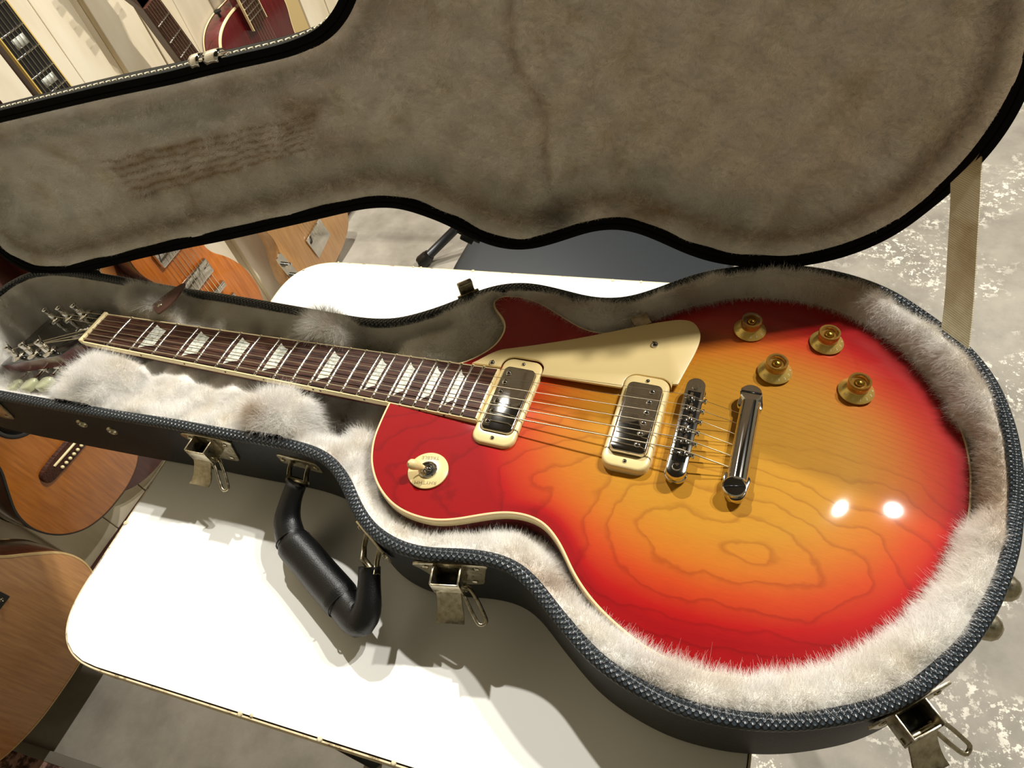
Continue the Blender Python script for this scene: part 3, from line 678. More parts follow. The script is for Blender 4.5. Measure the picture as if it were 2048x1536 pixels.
HX, HN, Hdr = tri_sample(LV, LT, wt, NH, Ldr); Hlo = (1 - sstep(560, 640, HX[:, 0]))*(HX[:, 1] < 0)*(HX[:, 0] > 385) + sstep(785, 805, HX[:, 0])*band(HX[:, 1], -22, 62, 10)
d_in, N_in = None, None
ctr = np.column_stack([np.clip(HX[:, 0], 480, 720), np.zeros(NH), HX[:, 2]]); toc = ctr - HX; toc[:, 2] = 0; toc /= np.linalg.norm(toc, axis=1)[:, None] + 1e-6
toc *= ((HX[:, 0] > 380)*(1 - np.clip(Hlo, 0, 1)))[:, None]*.35
tuft = gauss(HX, 275, -62, 30, 20) + gauss(HX, 272, 45, 28, 16) + .6*gauss(HX, 45, -72, 40, 22) + .6*gauss(HX, 40, 50, 40, 18)
HL = (7.0 + 2.4*RNG.random(NH) + 7*np.clip(tuft, 0, 1))*(1 - .35*band(HX[:, 0], 84, 246)*(np.abs(HX[:, 1]) < 80))*np.clip(.30 + Hdr/9, 0, 1)*(1 - .28*np.clip(Hlo, 0, 1))
HL = HL*np.where((HX[:, 0] < 385) & (np.abs(HX[:, 1]) < 36), .42, 1.0)
HD = HN*.75 + RNG.normal(0, .24, (NH, 3)) + clump(HX, .16, .20) + toc
hair('fur_pile', HX, HD, HL, RNG.normal(0, .35, (NH, 3)) + np.array([0, 0, -.12]), .055, ln, stain_base(HX), soil_base(HX))

# ---- leather pull tab of the accessory compartment
tabo = cr([(0, -9), (4, -12), (14, -11.5), (26, -9), (36, -4), (41, 1), (40, 4), (30, 9), (18, 12), (6, 12), (0, 9)], 60)
tb_ = prism(tabo, -1, 1, .4)
def tabmap(p):
    a, b, c = p; t = a/50; bend = 14*t*t
    base = np.array([72, 31, 6.0]); ax = np.array([.50, .84, .12]); ax = ax/np.linalg.norm(ax); sd = np.array([.84, -.50, .1]); up = np.cross(sd, ax); up = up*np.sign(up[2])
    return base + ax*(a - 3) + sd*b + up*(c + bend*.45 + 3)
pt_ = obj('pull_tab', fmap(tb_, tabmap), M['tab'], cs, angle=40)
obj('snap', fmap(lathe([(3.2, 1), (3.2, 1.8), (2.2, 2.4), (0, 2.5)], 18, (7, 0, 0)), tabmap), M['nickel'], pt_)

# ---- fittings on the base wall
def wall_frame(x, y):
    i = np.argmin(np.hypot(RQ[:, 0]-x, RQ[:, 1]-y)); Nw = -inward(RQ)[i]; Tw = np.array([-Nw[1], Nw[0]])   # T to the right seen from outside
    return RQ[i], Tw, Nw
def wmap(x, y):
    p, T, N = wall_frame(x, y)
    return lambda q: np.array([p[0] + T[0]*q[0] + N[0]*q[1], p[1] + T[1]*q[0] + N[1]*q[1], q[2]])
def latch(x, y, swing, name_parent=cs):
    mp = wmap(x, y); put = lambda nm, VF, m, par, **kw: obj(nm, fmap(VF, mp), m, par, **kw)
    up = lambda VF: (np.column_stack([VF[0][:, 0], VF[0][:, 2], VF[0][:, 1]]), [f[::-1] for f in VF[1]])   # (a, z, out) -> (a, out, z)
    po = cr([(-26, -7), (26, -7), (27, -14), (23, -30), (20, -41), (14, -43), (-6, -43), (-14, -38), (-24, -18)], 60, True, 1)
    pl = put('latch', up(prism(po, .2, 1.9, .5)), M['nickel'], name_parent, angle=40)
    for a, z in ((-19, -12), (20, -13), (14, -37)):
        put('rivet', up(lathe([(2.8, 1.6), (2.6, 2.6), (1.4, 3.1), (.9, 2.5), (0, 2.4)], 16, (a, z, 0))), M['nickel'], pl, angle=50)
    # folded channel, open at the top
    ch = join(tf(box(1.4, 16, 20, .3), None, (-11.5, 9, -17)), tf(box(1.4, 16, 20, .3), None, (9.5, 9, -17)), tf(box(22.4, 1.4, 18, .3), None, (-1, 16.6, -18)))
    put('latch_housing', ch, M['nickel'], pl, angle=40)
    put('housing_floor', tf(box(20, 15, 1.5), None, (-1, 8.5, -25)), M['dark_metal'], pl)
    # thrown lever with a curled tip
    w0 = 9.5; pr = [(15.5, -21, w0), (18, -26, w0), (21.5, -31, w0), (25, -36, w0+.5), (28.5, -39.5, w0+1), (32.5, -41, w0+1.5)]
    V = []; F = []
    for o, z, h in pr:
        sh = swing*(o-15.5)*.45
        for t in (0, 1):
            for a in (-1, -.5, 0, .5, 1): V.append((-1 + a*h + sh, o + t*1.3, z + t*.9 + (0.9*abs(a)**3)*-1))
    for i in range(len(pr)-1):
        for q in range(4): a = i*10+q; F += [(a, a+1, a+11, a+10), (a+5, a+15, a+16, a+6)]
        F += [(i*10, i*10+10, i*10+15, i*10+5), (i*10+4, i*10+9, i*10+19, i*10+14)]
    e = (len(pr)-1)*10; F += [(e+q, e+q+1, e+q+6, e+q+5) for q in range(4)]
    put('latch_lever', (np.array(V), F), M['nickel'], pl, angle=45)
    bl = cr([(7, 14, -24), (11, 19, -29), (16, 27, -36), (21, 33, -41), (26, 31, -40), (24, 26, -36), (19, 18, -29), (13, 12, -23)], 40, True)
    put('latch_bail', tube(bl, 1.5, 8, True), M['nickel'], pl)
    put('latch_pin', tube([(-13, 14, -22.5), (13, 14, -22.5)], 2.0, 10), M['nickel'], pl)
for x, y, sw in ((214, -91.6, -.7), (483, -145, -.1), (786, -153.5, -.1), (-78, -106.5, -.6)): latch(x, y, sw)
for x in (50, 86):
    mp = wmap(x, -100); z = -24 - (x-50)*.12
    obj('eyelet', fmap((np.column_stack([lathe([(5.8, 0), (5.6, 1.2), (4.2, 2.2), (3.0, 1.6), (2.6, .6), (0, .6)], 24)[0][:, [0, 2, 1]]]) + np.array([0, 0, z]), [f[::-1] for f in lathe([(5.8, 0), (5.6, 1.2), (4.2, 2.2), (3.0, 1.6), (2.6, .6), (0, .6)], 24)[1]]), mp), M['nickel'], cs, angle=50)
for x, y, z in ((841, -58, -26), (833.5, -80, -34), (848.5, 56, -30), (838, -70, -66), (846, 60, -66)):
    mp = wmap(x, y); pr = [(9.5, -1), (9.5, 2), (9.0, 5.5), (7.2, 9.2), (4.2, 11.6), (0, 12.4)]; L_ = lathe(pr, 24)
    obj('case_foot', fmap((L_[0][:, [0, 2, 1]] + np.array([0, 0, z]), [f[::-1] for f in L_[1]]), mp), M['nickel'], cs)
# ---- carrying handle
hp = cr([(312, -103, -30), (307, -118, -43), (308, -133, -53), (320, -147, -58), (340, -157, -59), (362, -168, -59), (385, -179, -58), (403, -189, -56), (415, -192, -52), (419.5, -184, -45), (417, -170, -37), (413.5, -157, -30)], 46, False)
tt = np.linspace(0, 1, 46); hr = 9.6 + 4.4*sstep(.05, .25, tt)*(1-sstep(.75, .97, tt)) + 2.4*sstep(.27, .285, tt)*(1-sstep(.655, .67, tt))
hd = obj('carry_handle', tube(hp, hr, 18, flat=.86), M['leather'], cs)
for k in (12, 30):
    obj('handle_seam', tube([hp[k] + (hr[k]+.1)*(np.array([0, 0, 1])*math.cos(a)*.9 + np.cross(np.gradient(hp, axis=0)[k]/np.linalg.norm(np.gradient(hp, axis=0)[k]), [0, 0, 1])*math.sin(a)) for a in np.linspace(0, 2*math.pi, 22)[:-1]], .7, 6, True), M['black'], hd)
for (x, y), e in (((309, -87.2), hp[0]), ((411, -139), hp[-1])):
    mp = wmap(x, y); up = lambda VF: (np.column_stack([VF[0][:, 0], VF[0][:, 2], VF[0][:, 1]]), [f[::-1] for f in VF[1]])
    hb = obj('handle_plate', fmap(up(prism(rrect(46, 15, 4) + np.array([0, -24]), .1, 1.8, .4)), mp), M['nickel'], cs, angle=40)
    for a in (-18, 18): obj('rivet', fmap(up(lathe([(2.8, 1.6), (2.4, 2.8), (0, 3.2)], 14, (a, -24, 0))), mp), M['nickel'], hb)
    for a in (-9.5, 9.5):
        p0 = mp((a, 1, -25)); p1 = e + (mp((a, 0, 0)) - mp((0, 0, 0)))*.95
        obj('handle_lug', tube([p0, p0*.5 + p1*.5 + np.array([0, 0, 1.5]), p1], [3.6, 3.4, 4.6], 10, flat=.4, up=mp((1, 0, 0)) - mp((0, 0, 0))), M['nickel'], hb)
    a0, a1 = e + (mp((-11, 0, 0)) - mp((0, 0, 0))), e + (mp((11, 0, 0)) - mp((0, 0, 0)))
    obj('handle_pin', tube([a0, a1], 2.6, 12), M['nickel'], hb)
# ================================================================== lid (built closed, then swung open about the hinge line)
HA_, HB_ = np.array([-90, 73.5, 2.0]), np.array([700, 199.5, 2.0]); AL = -math.radians(99.3)
_k = (HB_-HA_)/np.linalg.norm(HB_-HA_)
def lidT(X):
    v = np.asarray(X, float) - HA_
    return HA_ + v*math.cos(AL) + np.cross(_k, v)*math.sin(AL) + np.outer(np.atleast_2d(v) @ _k, _k).reshape(np.shape(v))*(1-math.cos(AL))
def Lo(name, VF, m, parent, **kw): return obj(name, (lidT(VF[0]), VF[1]), m, parent, **kw)
DP, DT = fill(cr(RQ - inward(RQ)*.8, 420, True), 14.0); dd, _ = dist_poly(DP, RQ)
lid = Lo('lid', (np.column_stack([DP, 30 + 16*np.sin(np.clip(dd/95, 0, 1)*math.pi/2)]), DT), M['tolex'], cs)
vl = loop_sweep(RQ, [(1.0, .1), (-.6, .4), (-1.4, 1.6), (-1.4, 14.6), (-.9, 15.4), (-.9, 29), (0.4, 31)]); Lo('lid_side', vl, M['lid_leather'], lid, angle=35)
ef = [(-1, .3), (1.2, -.4), (4.6, -.3), (5.2, 1.6), (6.0, .2), (9.0, .4), (10.2, 2.2), (10.4, 7)]
Lo('lid_edge', loop_sweep(RQ, ef), M['felt'], lid, angle=50)
# stitching along the front edge of the neck section
L_ = np.concatenate([[0], np.cumsum(np.linalg.norm(np.diff(RQ, axis=0), axis=1))]); Nn_ = inward(RQ)
st_ids = [i for i in range(len(RQ)) if RQ[i, 1] < -60 and -189 < RQ[i, 0] < 425] ; pos_ = {}
loopP = RQ - Nn_*1.6
sP = []
order = sorted(st_ids, key=lambda i: (i - 0) % len(RQ))
acc = 0.0; prev = None; nxt = 0.0; pts = []
start = min(range(len(RQ)), key=lambda i: np.hypot(RQ[i, 0]+187, RQ[i, 1]+40)); seq = [(start + k) % len(RQ) for k in range(len(RQ))]
for i in seq:
    if prev is not None: acc += np.linalg.norm(RQ[i]-RQ[prev])
    prev = i
    if RQ[i, 0] > 425: break
    pts.append((acc, i))
acs = np.array([p[0] for p in pts]); ids = [p[1] for p in pts]; PX = loopP[ids]
for s in np.arange(4, acs[-1]-6, 7.6):
    q = [np.array([np.interp(s + t, acs, PX[:, 0]), np.interp(s + t, acs, PX[:, 1]), 9.2 + 1.3*math.sin(math.pi*(t/5.4))]) for t in (0, 1.3, 2.7, 4.1, 5.4)]
    Lo('stitch', tube(q, .95, 6), M['thread'], lid)
# lid lining
JQ = cr(RQ + inward(RQ)*9.6, 420, True, 2)
KP, KT = fill(JQ, 7.0); kd, _ = dist_poly(KP, JQ)
def lid_h(X, d):
    x, y = X[:, 0], X[:, 1]
    z = 3 + 9*sstep(0, 9, d) - 3*sstep(10, 20, d) + 22*sstep(16, 44, d)
    z += 1.2*np.sin(x*.06 + y*.03)*np.sin(y*.07) + .9*np.sin(x*.017*6 + y*.12)
    z += 3.0*np.exp(-(((x-488) - 6*np.sin(y*.06))/7.0)**2)*sstep(20, 40, d)
    z -= 4*gauss(X, 486, 112, 26, 22)
    return z
KV = np.column_stack([KP, lid_h(KP, kd)])
def stain_shade_lid(X, d):
    x, y = X[:, 0], X[:, 1]; s = np.zeros(len(X))
    for i in range(6):
        yc = (-27 + i*8.6) + (x - 15)*(.03 - .012*i); m = band(x, 18 + 2*i, 282 - 4*i, 12)
        s += .95*m*np.exp(-((y - yc - .8*np.sin(x*.21 + i))/1.5)**2)
    s += .12*band(x, 20, 285, 10)*band(y, -30, 20, 5) + .55*gauss(X, 276, -28, 24, 10) + .4*gauss(X, 290, 8, 22, 14) + .3*gauss(X, 262, -40, 16, 10)
    s += .30*np.exp(-(((x-488) - 6*np.sin(y*.06))/4.0)**2)*sstep(20, 40, d)*(y < 110)
    s += .40*np.exp(-((d-17)/6.5)**2)*(y > 10) + .15*np.exp(-((d-14)/8)**2) + .55*gauss(X, 560, 128, 40, 9)*(d < 16)  # shade of the edge crease painted in brown, then a stained streak
    return np.clip(s, 0, 1)
def soil_shade_lid(X, d):
    s = .75*gauss(X, 484, 118, 22, 18) + .3*gauss(X, 150, -45, 90, 10) + .3*np.exp(-((d-20)/7)**2) + .25*gauss(X, 40, 14, 18, 8)  # soiled patches, plus crease shade painted along the edge
    s += .10*sstep(300, 620, X[:, 0])  # slightly darker from the neck section towards the body section
    return np.clip(s, 0, 1)
ll = Lo('lid_lining', (KV, [f[::-1] for f in KT]), M['fur'], lid); fattr(ll.data, 'stain_shade', stain_shade_lid(KP, kd)); fattr(ll.data, 'soil_shade', soil_shade_lid(KP, kd))
NK = 300000
KX, KN, kd2 = tri_sample(KV, KT, np.ones(len(KV)), NK, kd); KN = -KN
comb = np.stack([-.7*np.ones(NK), .35*np.sin(KX[:, 0]*.02 + KX[:, 1]*.03), np.zeros(NK)], 1)
KD = KN*.55 + RNG.normal(0, .22, (NK, 3)) + clump(KX, .11, .26) + comb*.25
KL = (3.4 + 1.4*RNG.random(NK))*np.clip(.35 + kd2/8, 0, 1)
def rotv(v): return lidT(v + HA_) - HA_
hair('lid_fur_pile', lidT(KX), rotv(KD), KL, rotv(RNG.normal(0, .3, (NK, 3))), .095, ll, stain_shade_lid(KX[:, :2], kd2), soil_shade_lid(KX[:, :2], kd2))
# hasps on the lid edge opposite the latches
def hasp(x, y):
    i = np.argmin(np.hypot(RQ[:, 0]-x, RQ[:, 1]-y)); p = RQ[i]; N = -inward(RQ)[i]; T = np.array([-N[1], N[0]])
    mp = lambda q: np.array([p[0] + T[0]*q[0] + N[0]*q[1], p[1] + T[1]*q[0] + N[1]*q[1], q[2]])
    pl = cr([(-17, 1), (-6, 0), (6, 0), (17, 1), (18, 7), (14, 12.5), (-14, 12.5), (-18, 7)], 40, True, 1)
    up = lambda VF: (np.column_stack([VF[0][:, 0], VF[0][:, 2], VF[0][:, 1]]), [f[::-1] for f in VF[1]])
    h = Lo('hasp', fmap(up(prism(pl, 1.2, 3.0, .8)), mp), M['chrome'], lid, angle=50)
    hook = [(4.0, 9.5), (6.2, 7), (6.8, 3), (5.0, -1.5), (2.2, -3.6), (-.5, -2.6)]
    for a0, wd in ((-12.5, 5.5), (5.5, 8.5)):
        V = []; F = []
        for k, (o, z) in enumerate(hook):
            wk = wd*(1 - .12*(k-2)**2/4)
            for a in np.linspace(-1, 1, 5): V.append(mp((a0 + a*wk, o + 1.0 - .8*a*a, z)))
        for k in range(len(hook)-1):
            for q in range(4): b = k*5+q; F.append((b, b+1, b+6, b+5))
        ho_ = Lo('hasp_hook', (np.array(V), F), M['chrome'], h)
        sm = ho_.modifiers.new('thick', 'SOLIDIFY'); sm.thickness = .0012
for x, y in ((229, -91), (483, -145), (786, -153.5)): hasp(x, y)
# hinges
def hinge(x, wd):
    t = (x - HA_[0])/(HB_[0]-HA_[0]); c = HA_ + (HB_-HA_)*t; off = np.array([-_k[1], _k[0], 0])
    h = obj('hinge', tube([c + off*2.2 - _k*wd, c + off*2.2 + _k*wd], 2.6, 12), M['nickel'], cs)
    for a in (-.36, .33): obj('knuckle_gap', tube([c + off*2.2 + _k*wd*a, c + off*2.2 + _k*(wd*a + .8)], 2.75, 12), M['black'], h)
    bl = box(wd*2, 1.4, 16, .4); R = np.column_stack([_k, off, [0, 0, 1]]); obj('hinge_leaf', tf(bl, R, c + off*1.8 + np.array([0, 0, -10])), M['nickel'], h, angle=40)
    obj('hinge_leaf', (lidT(tf(box(wd*2, 1.4, 16, .4), R, c + off*1.8 + np.array([0, 0, 10]))[0]), box(wd*2, 1.4, 16, .4)[1]), M['nickel'], h, angle=40)
hinge(664, 20); hinge(-84, 20)
i = np.argmin(np.hypot(RQ[:, 0]-397, RQ[:, 1]-114)); p = RQ[i]; Nw = -inward(RQ)[i]; Tw = np.array([-Nw[1], Nw[0], 0]); Nw = np.array([*Nw, 0])
Rm = np.column_stack([Tw, Nw, [0, 0, 1]])
b1 = obj('back_catch', join(tf(box(15, 7, 16, 1.6, 3), Rm, np.array([*p, 4]) + Nw*5), tf(box(22, 3, 18, .6), Rm, np.array([*p, -9]) + Nw*2)), M['nickel'], cs, angle=40)
b2 = obj('back_catch', (lidT(join(tf(box(26, 6, 10, 1.5), Rm, np.array([*p, 9]) + Nw*4), tf(box(14, 8, 7, 1.5), Rm, np.array([*p, 6]) + Nw*7))[0]), join(tf(box(26, 6, 10, 1.5)), tf(box(14, 8, 7, 1.5)))[1]), M['dark_metal'], lid, angle=40)
# stay strap between base and lid
s0a, s0b = np.array([803, 137, -3.0]), np.array([821.5, 119, -3.0]); s1 = lidT(np.array([[803, 134, 5.0], [821.5, 114, 5.0]])); V = []; F = []
for k in range(17):
    t = k/16; a = s0a*(1-t) + s1[0]*t; b = s0b*(1-t) + s1[1]*t; off = np.array([.6, .4, 0])*(3*math.sin(math.pi*t) + .6*math.sin(9*t))
    for th_ in (0, 1.1):
        for u in np.linspace(0, 1, 5): V.append(a*(1-u) + b*u + off + np.array([.7, .7, 0])*th_)
for k in range(16):
    for q in range(4): a = k*10+q; F += [(a, a+1, a+11, a+10), (a+5, a+15, a+16, a+6)]
    F += [(k*10, k*10+10, k*10+15, k*10+5), (k*10+4, k*10+9, k*10+19, k*10+14)]
obj('stay_strap', (np.array(V), F), M['canvas'], cs, angle=50)
# ================================================================== setting
ZF = -780.0
M['concrete'] = mat('painted_concrete', G(150, 145, 134), .55, 0, .4)
def concrete_nodes():
    n = NT(M['concrete']); v = n.coord(); f = n.noise(v, 2.2, 5, .62); f2 = n.noise(v, 17, 5, .65)
    col = n.ramp(f, [(.3, G(122, 115, 102)), (.5, G(158, 151, 138)), (.7, G(182, 175, 162))])
    col = n.mix(.45, col, n.ramp(f2, [(.3, bw(.55)), (.6, bw(1.05))]), 'MULTIPLY')
    sp = n.math('MULTIPLY', n.ramp(n.noise(v, 75, 4, .7), [(.53, bw(0)), (.57, bw(1))]), n.ramp(n.noise(v, 5.5, 3, .6), [(.48, bw(0)), (.60, bw(1))]))
    sx = n.n('ShaderNodeSeparateXYZ'); n.l(v, sx.inputs[0]); mr = n.n('ShaderNodeMapRange'); mr.inputs[1].default_value = .25; mr.inputs[2].default_value = .75; n.l(sx.outputs[0], mr.inputs[0])
    col = n.mix(n.math('MULTIPLY', sp, mr.outputs[0]), col, G(236, 230, 214)); n.base(col)
    dk = n.ramp(n.noise(v, 38, 2), [(.70, bw(0)), (.74, bw(1))]); n.bump(f2, .15, .004)
concrete_nodes()
fl = obj('floor', (np.array([(-620, -3000, ZF), (4200, -3000, ZF), (4200, 4500, ZF), (-620, 4500, ZF)], float), [(0, 1, 2, 3)]), M['concrete'], None, False, (0, 0, 0)); tag(fl, kind='structure')
M['white_paint'] = mat('white_painted_boards', G(236, 226, 202), .5, 0, .4)
_n = NT(M['white_paint']); _oi = _n.n('ShaderNodeObjectInfo'); _f = _n.noise(_n.coord(scale=(1, 1, .25)), 9, 4, .6)
_n.base(_n.mix(.35, _n.ramp(_f, [(.3, G(214, 200, 170)), (.6, G(240, 231, 210))]), _n.ramp(_oi.outputs['Random'], [(0, G(218, 204, 174)), (1, G(244, 238, 222))]), 'MULTIPLY'))
M['tan_board'] = mat('tan_board', G(190, 165, 112), .6)
wl = obj('wall_left', tf(box(20, 7500, 3200), None, (-625, 750, ZF + 1600)), M['white_paint'], None, False, (-625, 750, ZF)); tag(wl, kind='structure')
pkm = box(15, 95.6, 2600, 1.6, 2)
p0_ = None
for k in range(-6, 12):
    yc = 479 + 49 + 98*k; w_ = 95.6
    if k == 1: w_ = 72.0; yc -= 12
    if k == 7: w_ = 86.0
    VF = tf(box(15, w_, 2600, 1.6, 2), None, (-607.5 + (2.0 if k % 3 == 0 else 0), yc, ZF + 1300))
    obj('plank', VF, M['tan_board'] if k == 7 else M['white_paint'], wl, False)
ce = obj('ceiling', tf(box(4400, 5200, 20), None, (1580, 900, 2010)), mat('dark_ceiling', G(58, 52, 42), .8), None, False, (1580, 900, 2000)); tag(ce, kind='structure')
bb = obj('baseboard_left', tf(box(10, 6000, 14, 2), None, (-594, 1000, ZF + 7)), mat('red_brown_trim', G(70, 36, 26), .6), None, False, (-594, 1000, ZF)); tag(bb, kind='structure')

# ---- table
tbl = root('side_table', (400, -25, ZF), None, 'small white laminate table with rounded corners and chipped edges under the case', 'table')
def rpoly(C, r, n=8):
    C = [np.array(c, float) for c in C]; out = []
    for i, c in enumerate(C):
        a, b = C[i-1]-c, C[(i+1) % len(C)]-c; a /= np.linalg.norm(a); b /= np.linalg.norm(b); p, q = c + a*r, c + b*r
        for t in np.linspace(0, 1, n): out.append(p*(1-t)**2 + c*.0 + 2*(1-t)*t*c + q*t*t)
    return np.array(out)
TQ = rpoly([(128, -291), (712, -259), (681, 246), (101, 208)], 62)
tt_ = obj('table_top', prism(TQ, -98, -80.2, 1.2, 2), M['table'], tbl, angle=40)
TE = resamp(TQ, 400, 3)
te = TE.copy()
obj('edge_band', loop_sweep(te, [(-.8, -83), (-1.2, -81.2), (-2.4, -81.2), (-2.9, -82.4), (-2.9, -97), (-.5, -99)]), M['edge'], tbl, angle=50)
obj('edge_gap', loop_sweep(te, [(.4, -80.15), (-.1, -82.4), (-1.1, -82.4)]), M['gap'], tbl)
for k, i in enumerate(RNG.choice(400, 26, replace=False)):      # chips along the worn edge
    c = TE[i] + inward(TE)[i]*random.uniform(-1.5, 1.2); r = random.uniform(1.2, 3.4)
    if dist_poly(c[None], RQ)[1][0]: continue
    obj('edge_chip', lathe([(r, -1.2), (r*.8, .35), (r*.3, .6), (0, .6)], 7, (c[0], c[1], -80.2)), M['edge'], tbl)
obj('apron', prism(rpoly([(165, -252), (672, -224), (645, 208), (140, 174)], 20), -150, -98), M['table'], tbl, angle=40)
for x, y in ((172, -240), (660, -214), (636, 198), (150, 166)):
    obj('leg', tube([(x, y, -150), (x, y, ZF)], 16, 14), M['dark_metal'], tbl)

# ---- dark chair behind the table
chx = root('chair', (372, 690, ZF), None, 'charcoal vinyl chair tucked behind the white table', 'chair')
seat = rpoly([(138, 440), (606, 448), (600, 880), (150, 880)], 45)
obj('seat', prism(seat, -372, -330, 14, 5, True), M['vinyl'], chx, angle=60)
obj('seat_pan', prism(rpoly([(165, 465), (580, 470), (575, 860), (172, 860)], 30), -385, -372), M['dark_metal'], chx, angle=40)
for x, y in ((185, 480), (560, 484), (556, 850), (190, 850)):
    obj('leg', tube([(x, y, -375), (x + (x-372)*.06, y + (y-670)*.06, ZF)], 11, 12), M['dark_metal'], chx)
obj('backrest', tf(box(430, 26, 210, 12, 3), rotx(-.14), (376, 900, -60)), M['vinyl'], chx, angle=50)
for x in (190, 562): obj('back_post', tube([(x, 868, -375), (x, 884, -200), (x, 902, -20)], 10, 12), M['dark_metal'], chx)
# ---- tripod stand whose foot shows on the floor
ts = root('tripod_stand', (-70, 1030, ZF), None, 'black tripod stand with thick rubber feet on the concrete behind the table', 'stand')
obj('pole', tube([(-70, 1030, -640), (-70, 1030, -260)], 13, 14), M['dark_metal'], ts)
obj('collar', lathe([(22, -660), (26, -650), (26, -600), (20, -590)], 20, (-70, 1030, 0)), M['dark_metal'], ts, angle=40)
hub = np.array([-70, 1030, -630.0])
for f_ in ((-252, 905, -768), (100, 960, -768), (-110, 1240, -768)):
    f_ = np.array(f_, float); d = f_-hub
    lg = obj('leg', tube([hub, hub + d*.97], 12.5, 14), M['dark_metal'], ts)
    obj('rubber_foot', tube([hub + d*.86, hub + d*.9, hub + d*.98, hub + d*1.01], [15, 18, 20, 17], 16), M['black'], lg)
# ---- rug corner
rg = root('rug', (-150, -820, ZF), None, 'brown speckled rug with a pale grey border at the lower left', 'rug')
M['rug'] = mat('speckled_rug', G(120, 92, 80), .95, 0, .1)
_n = NT(M['rug']); _f = _n.noise(_n.coord(), 60, 4, .6); _n.base(_n.ramp(_f, [(.40, G(62, 48, 42)), (.48, G(96, 70, 60)), (.55, G(150, 116, 104)), (.66, G(172, 138, 126))])); _n.bump(_f, .5, .004)
M['rug_edge'] = mat('grey_rug_border', G(122, 116, 104), .9, 0, .1)
ruo = [(-585, -449), (300, -379), (300, -1100), (-585, -1100)]
obj('pile_field', prism(ruo, ZF + .5, ZF + 8), M['rug'], rg, False)
obj('border', prism([(-585, -431), (300, -361), (300, -379), (-585, -449)], ZF + .5, ZF + 10, 2, 2), M['rug_edge'], rg, angle=40)

# ================================================================== guitars along the wall
def wood(name, c0, c1, c2=None, rough=.3, burst=None, coat=.8):
    m = mat(name, c1, rough, 0, .5, coat=coat, coatr=.08); n = NT(m); f = n.noise(n.coord(scale=(20, 60, 4)), 3, 4, .6)
    n.base(n.ramp(f, [(.3, c0), (.7, c1)])); return m
ACO = [(0, 0), (60, 4), (120, 25), (168, 70), (193, 130), (188, 190), (158, 245), (133, 285), (124, 320), (130, 362), (142, 402), (139, 440), (113, 474), (66, 490), (0, 492)]
def sym(h): return [(u, v) for u, v in h] + [(-u, v) for u, v in h[::-1][1:-1]]
ACUT = [(0, 0), (60, 4), (120, 25), (168, 70), (193, 130), (188, 190), (158, 245), (133, 285), (124, 318), (126, 350), (120, 378), (98, 392), (66, 405), (40, 440), (28, 492), (0, 492)] + [(-u, v) for u, v in ACO[::-1][1:-1]]
LPO = [(b[1], 829 - b[0]) for b in BODY]
TEL = [(0, 0), (70, 3), (125, 25), (155, 75), (158, 125), (140, 175), (118, 215), (112, 260), (122, 310), (124, 345), (105, 362), (80, 350), (58, 320), (30, 318), (28, 400), (-30, 400), (-60, 398), (-100, 392), (-122, 362), (-124, 315), (-114, 260), (-120, 215), (-142, 175), (-160, 125), (-155, 75), (-125, 25), (-70, 3)]
def wall_guitar(name, label, base, lean, out, thick, body_m, top_m, bind=None, neck=None, scale=1.0, bwid=2.5):
    """base = tail point (x of the back, y, z); lean = sideways angle; faces +x"""
    ca, sa = math.cos(lean), math.sin(lean); b = np.array(base, float)
    def mp(p): u, v, t = p[0]*scale, p[1]*scale, p[2]; return np.array([b[0] + t, b[1] + u*ca - v*sa, b[2] + u*sa + v*ca])
    r = root(name, base, None, label, 'guitar'); Q = cr(out, 200, True, 2)
    if np.sum(Q[:, 0]*np.roll(Q[:, 1], -1) - np.roll(Q[:, 0], -1)*Q[:, 1]) < 0: Q = Q[::-1]
    put = lambda nm, VF, m, par=r, **kw: obj(nm, fmap(VF, mp), m, par, **kw)
    put('body', prism(Q, 0, thick-1.5, 2, 2, True), body_m, angle=45)
    put('soundboard' if thick > 70 else 'body_front', prism(Q + inward(Q)*.4, thick-1.5, thick, .8, 2), top_m, angle=45)
    if bind:
        for z in ((0, 5), (thick-5.5, thick+.4)): put('binding', loop_sweep(Q, [(bwid, z[1] if z[0] else z[0]-.3), (-.6, z[1]-.5), (-.6, z[0]+.5), (bwid, z[0]-.3 if z[0] else z[1])]), bind, angle=45)
    return r, put, Q, mp
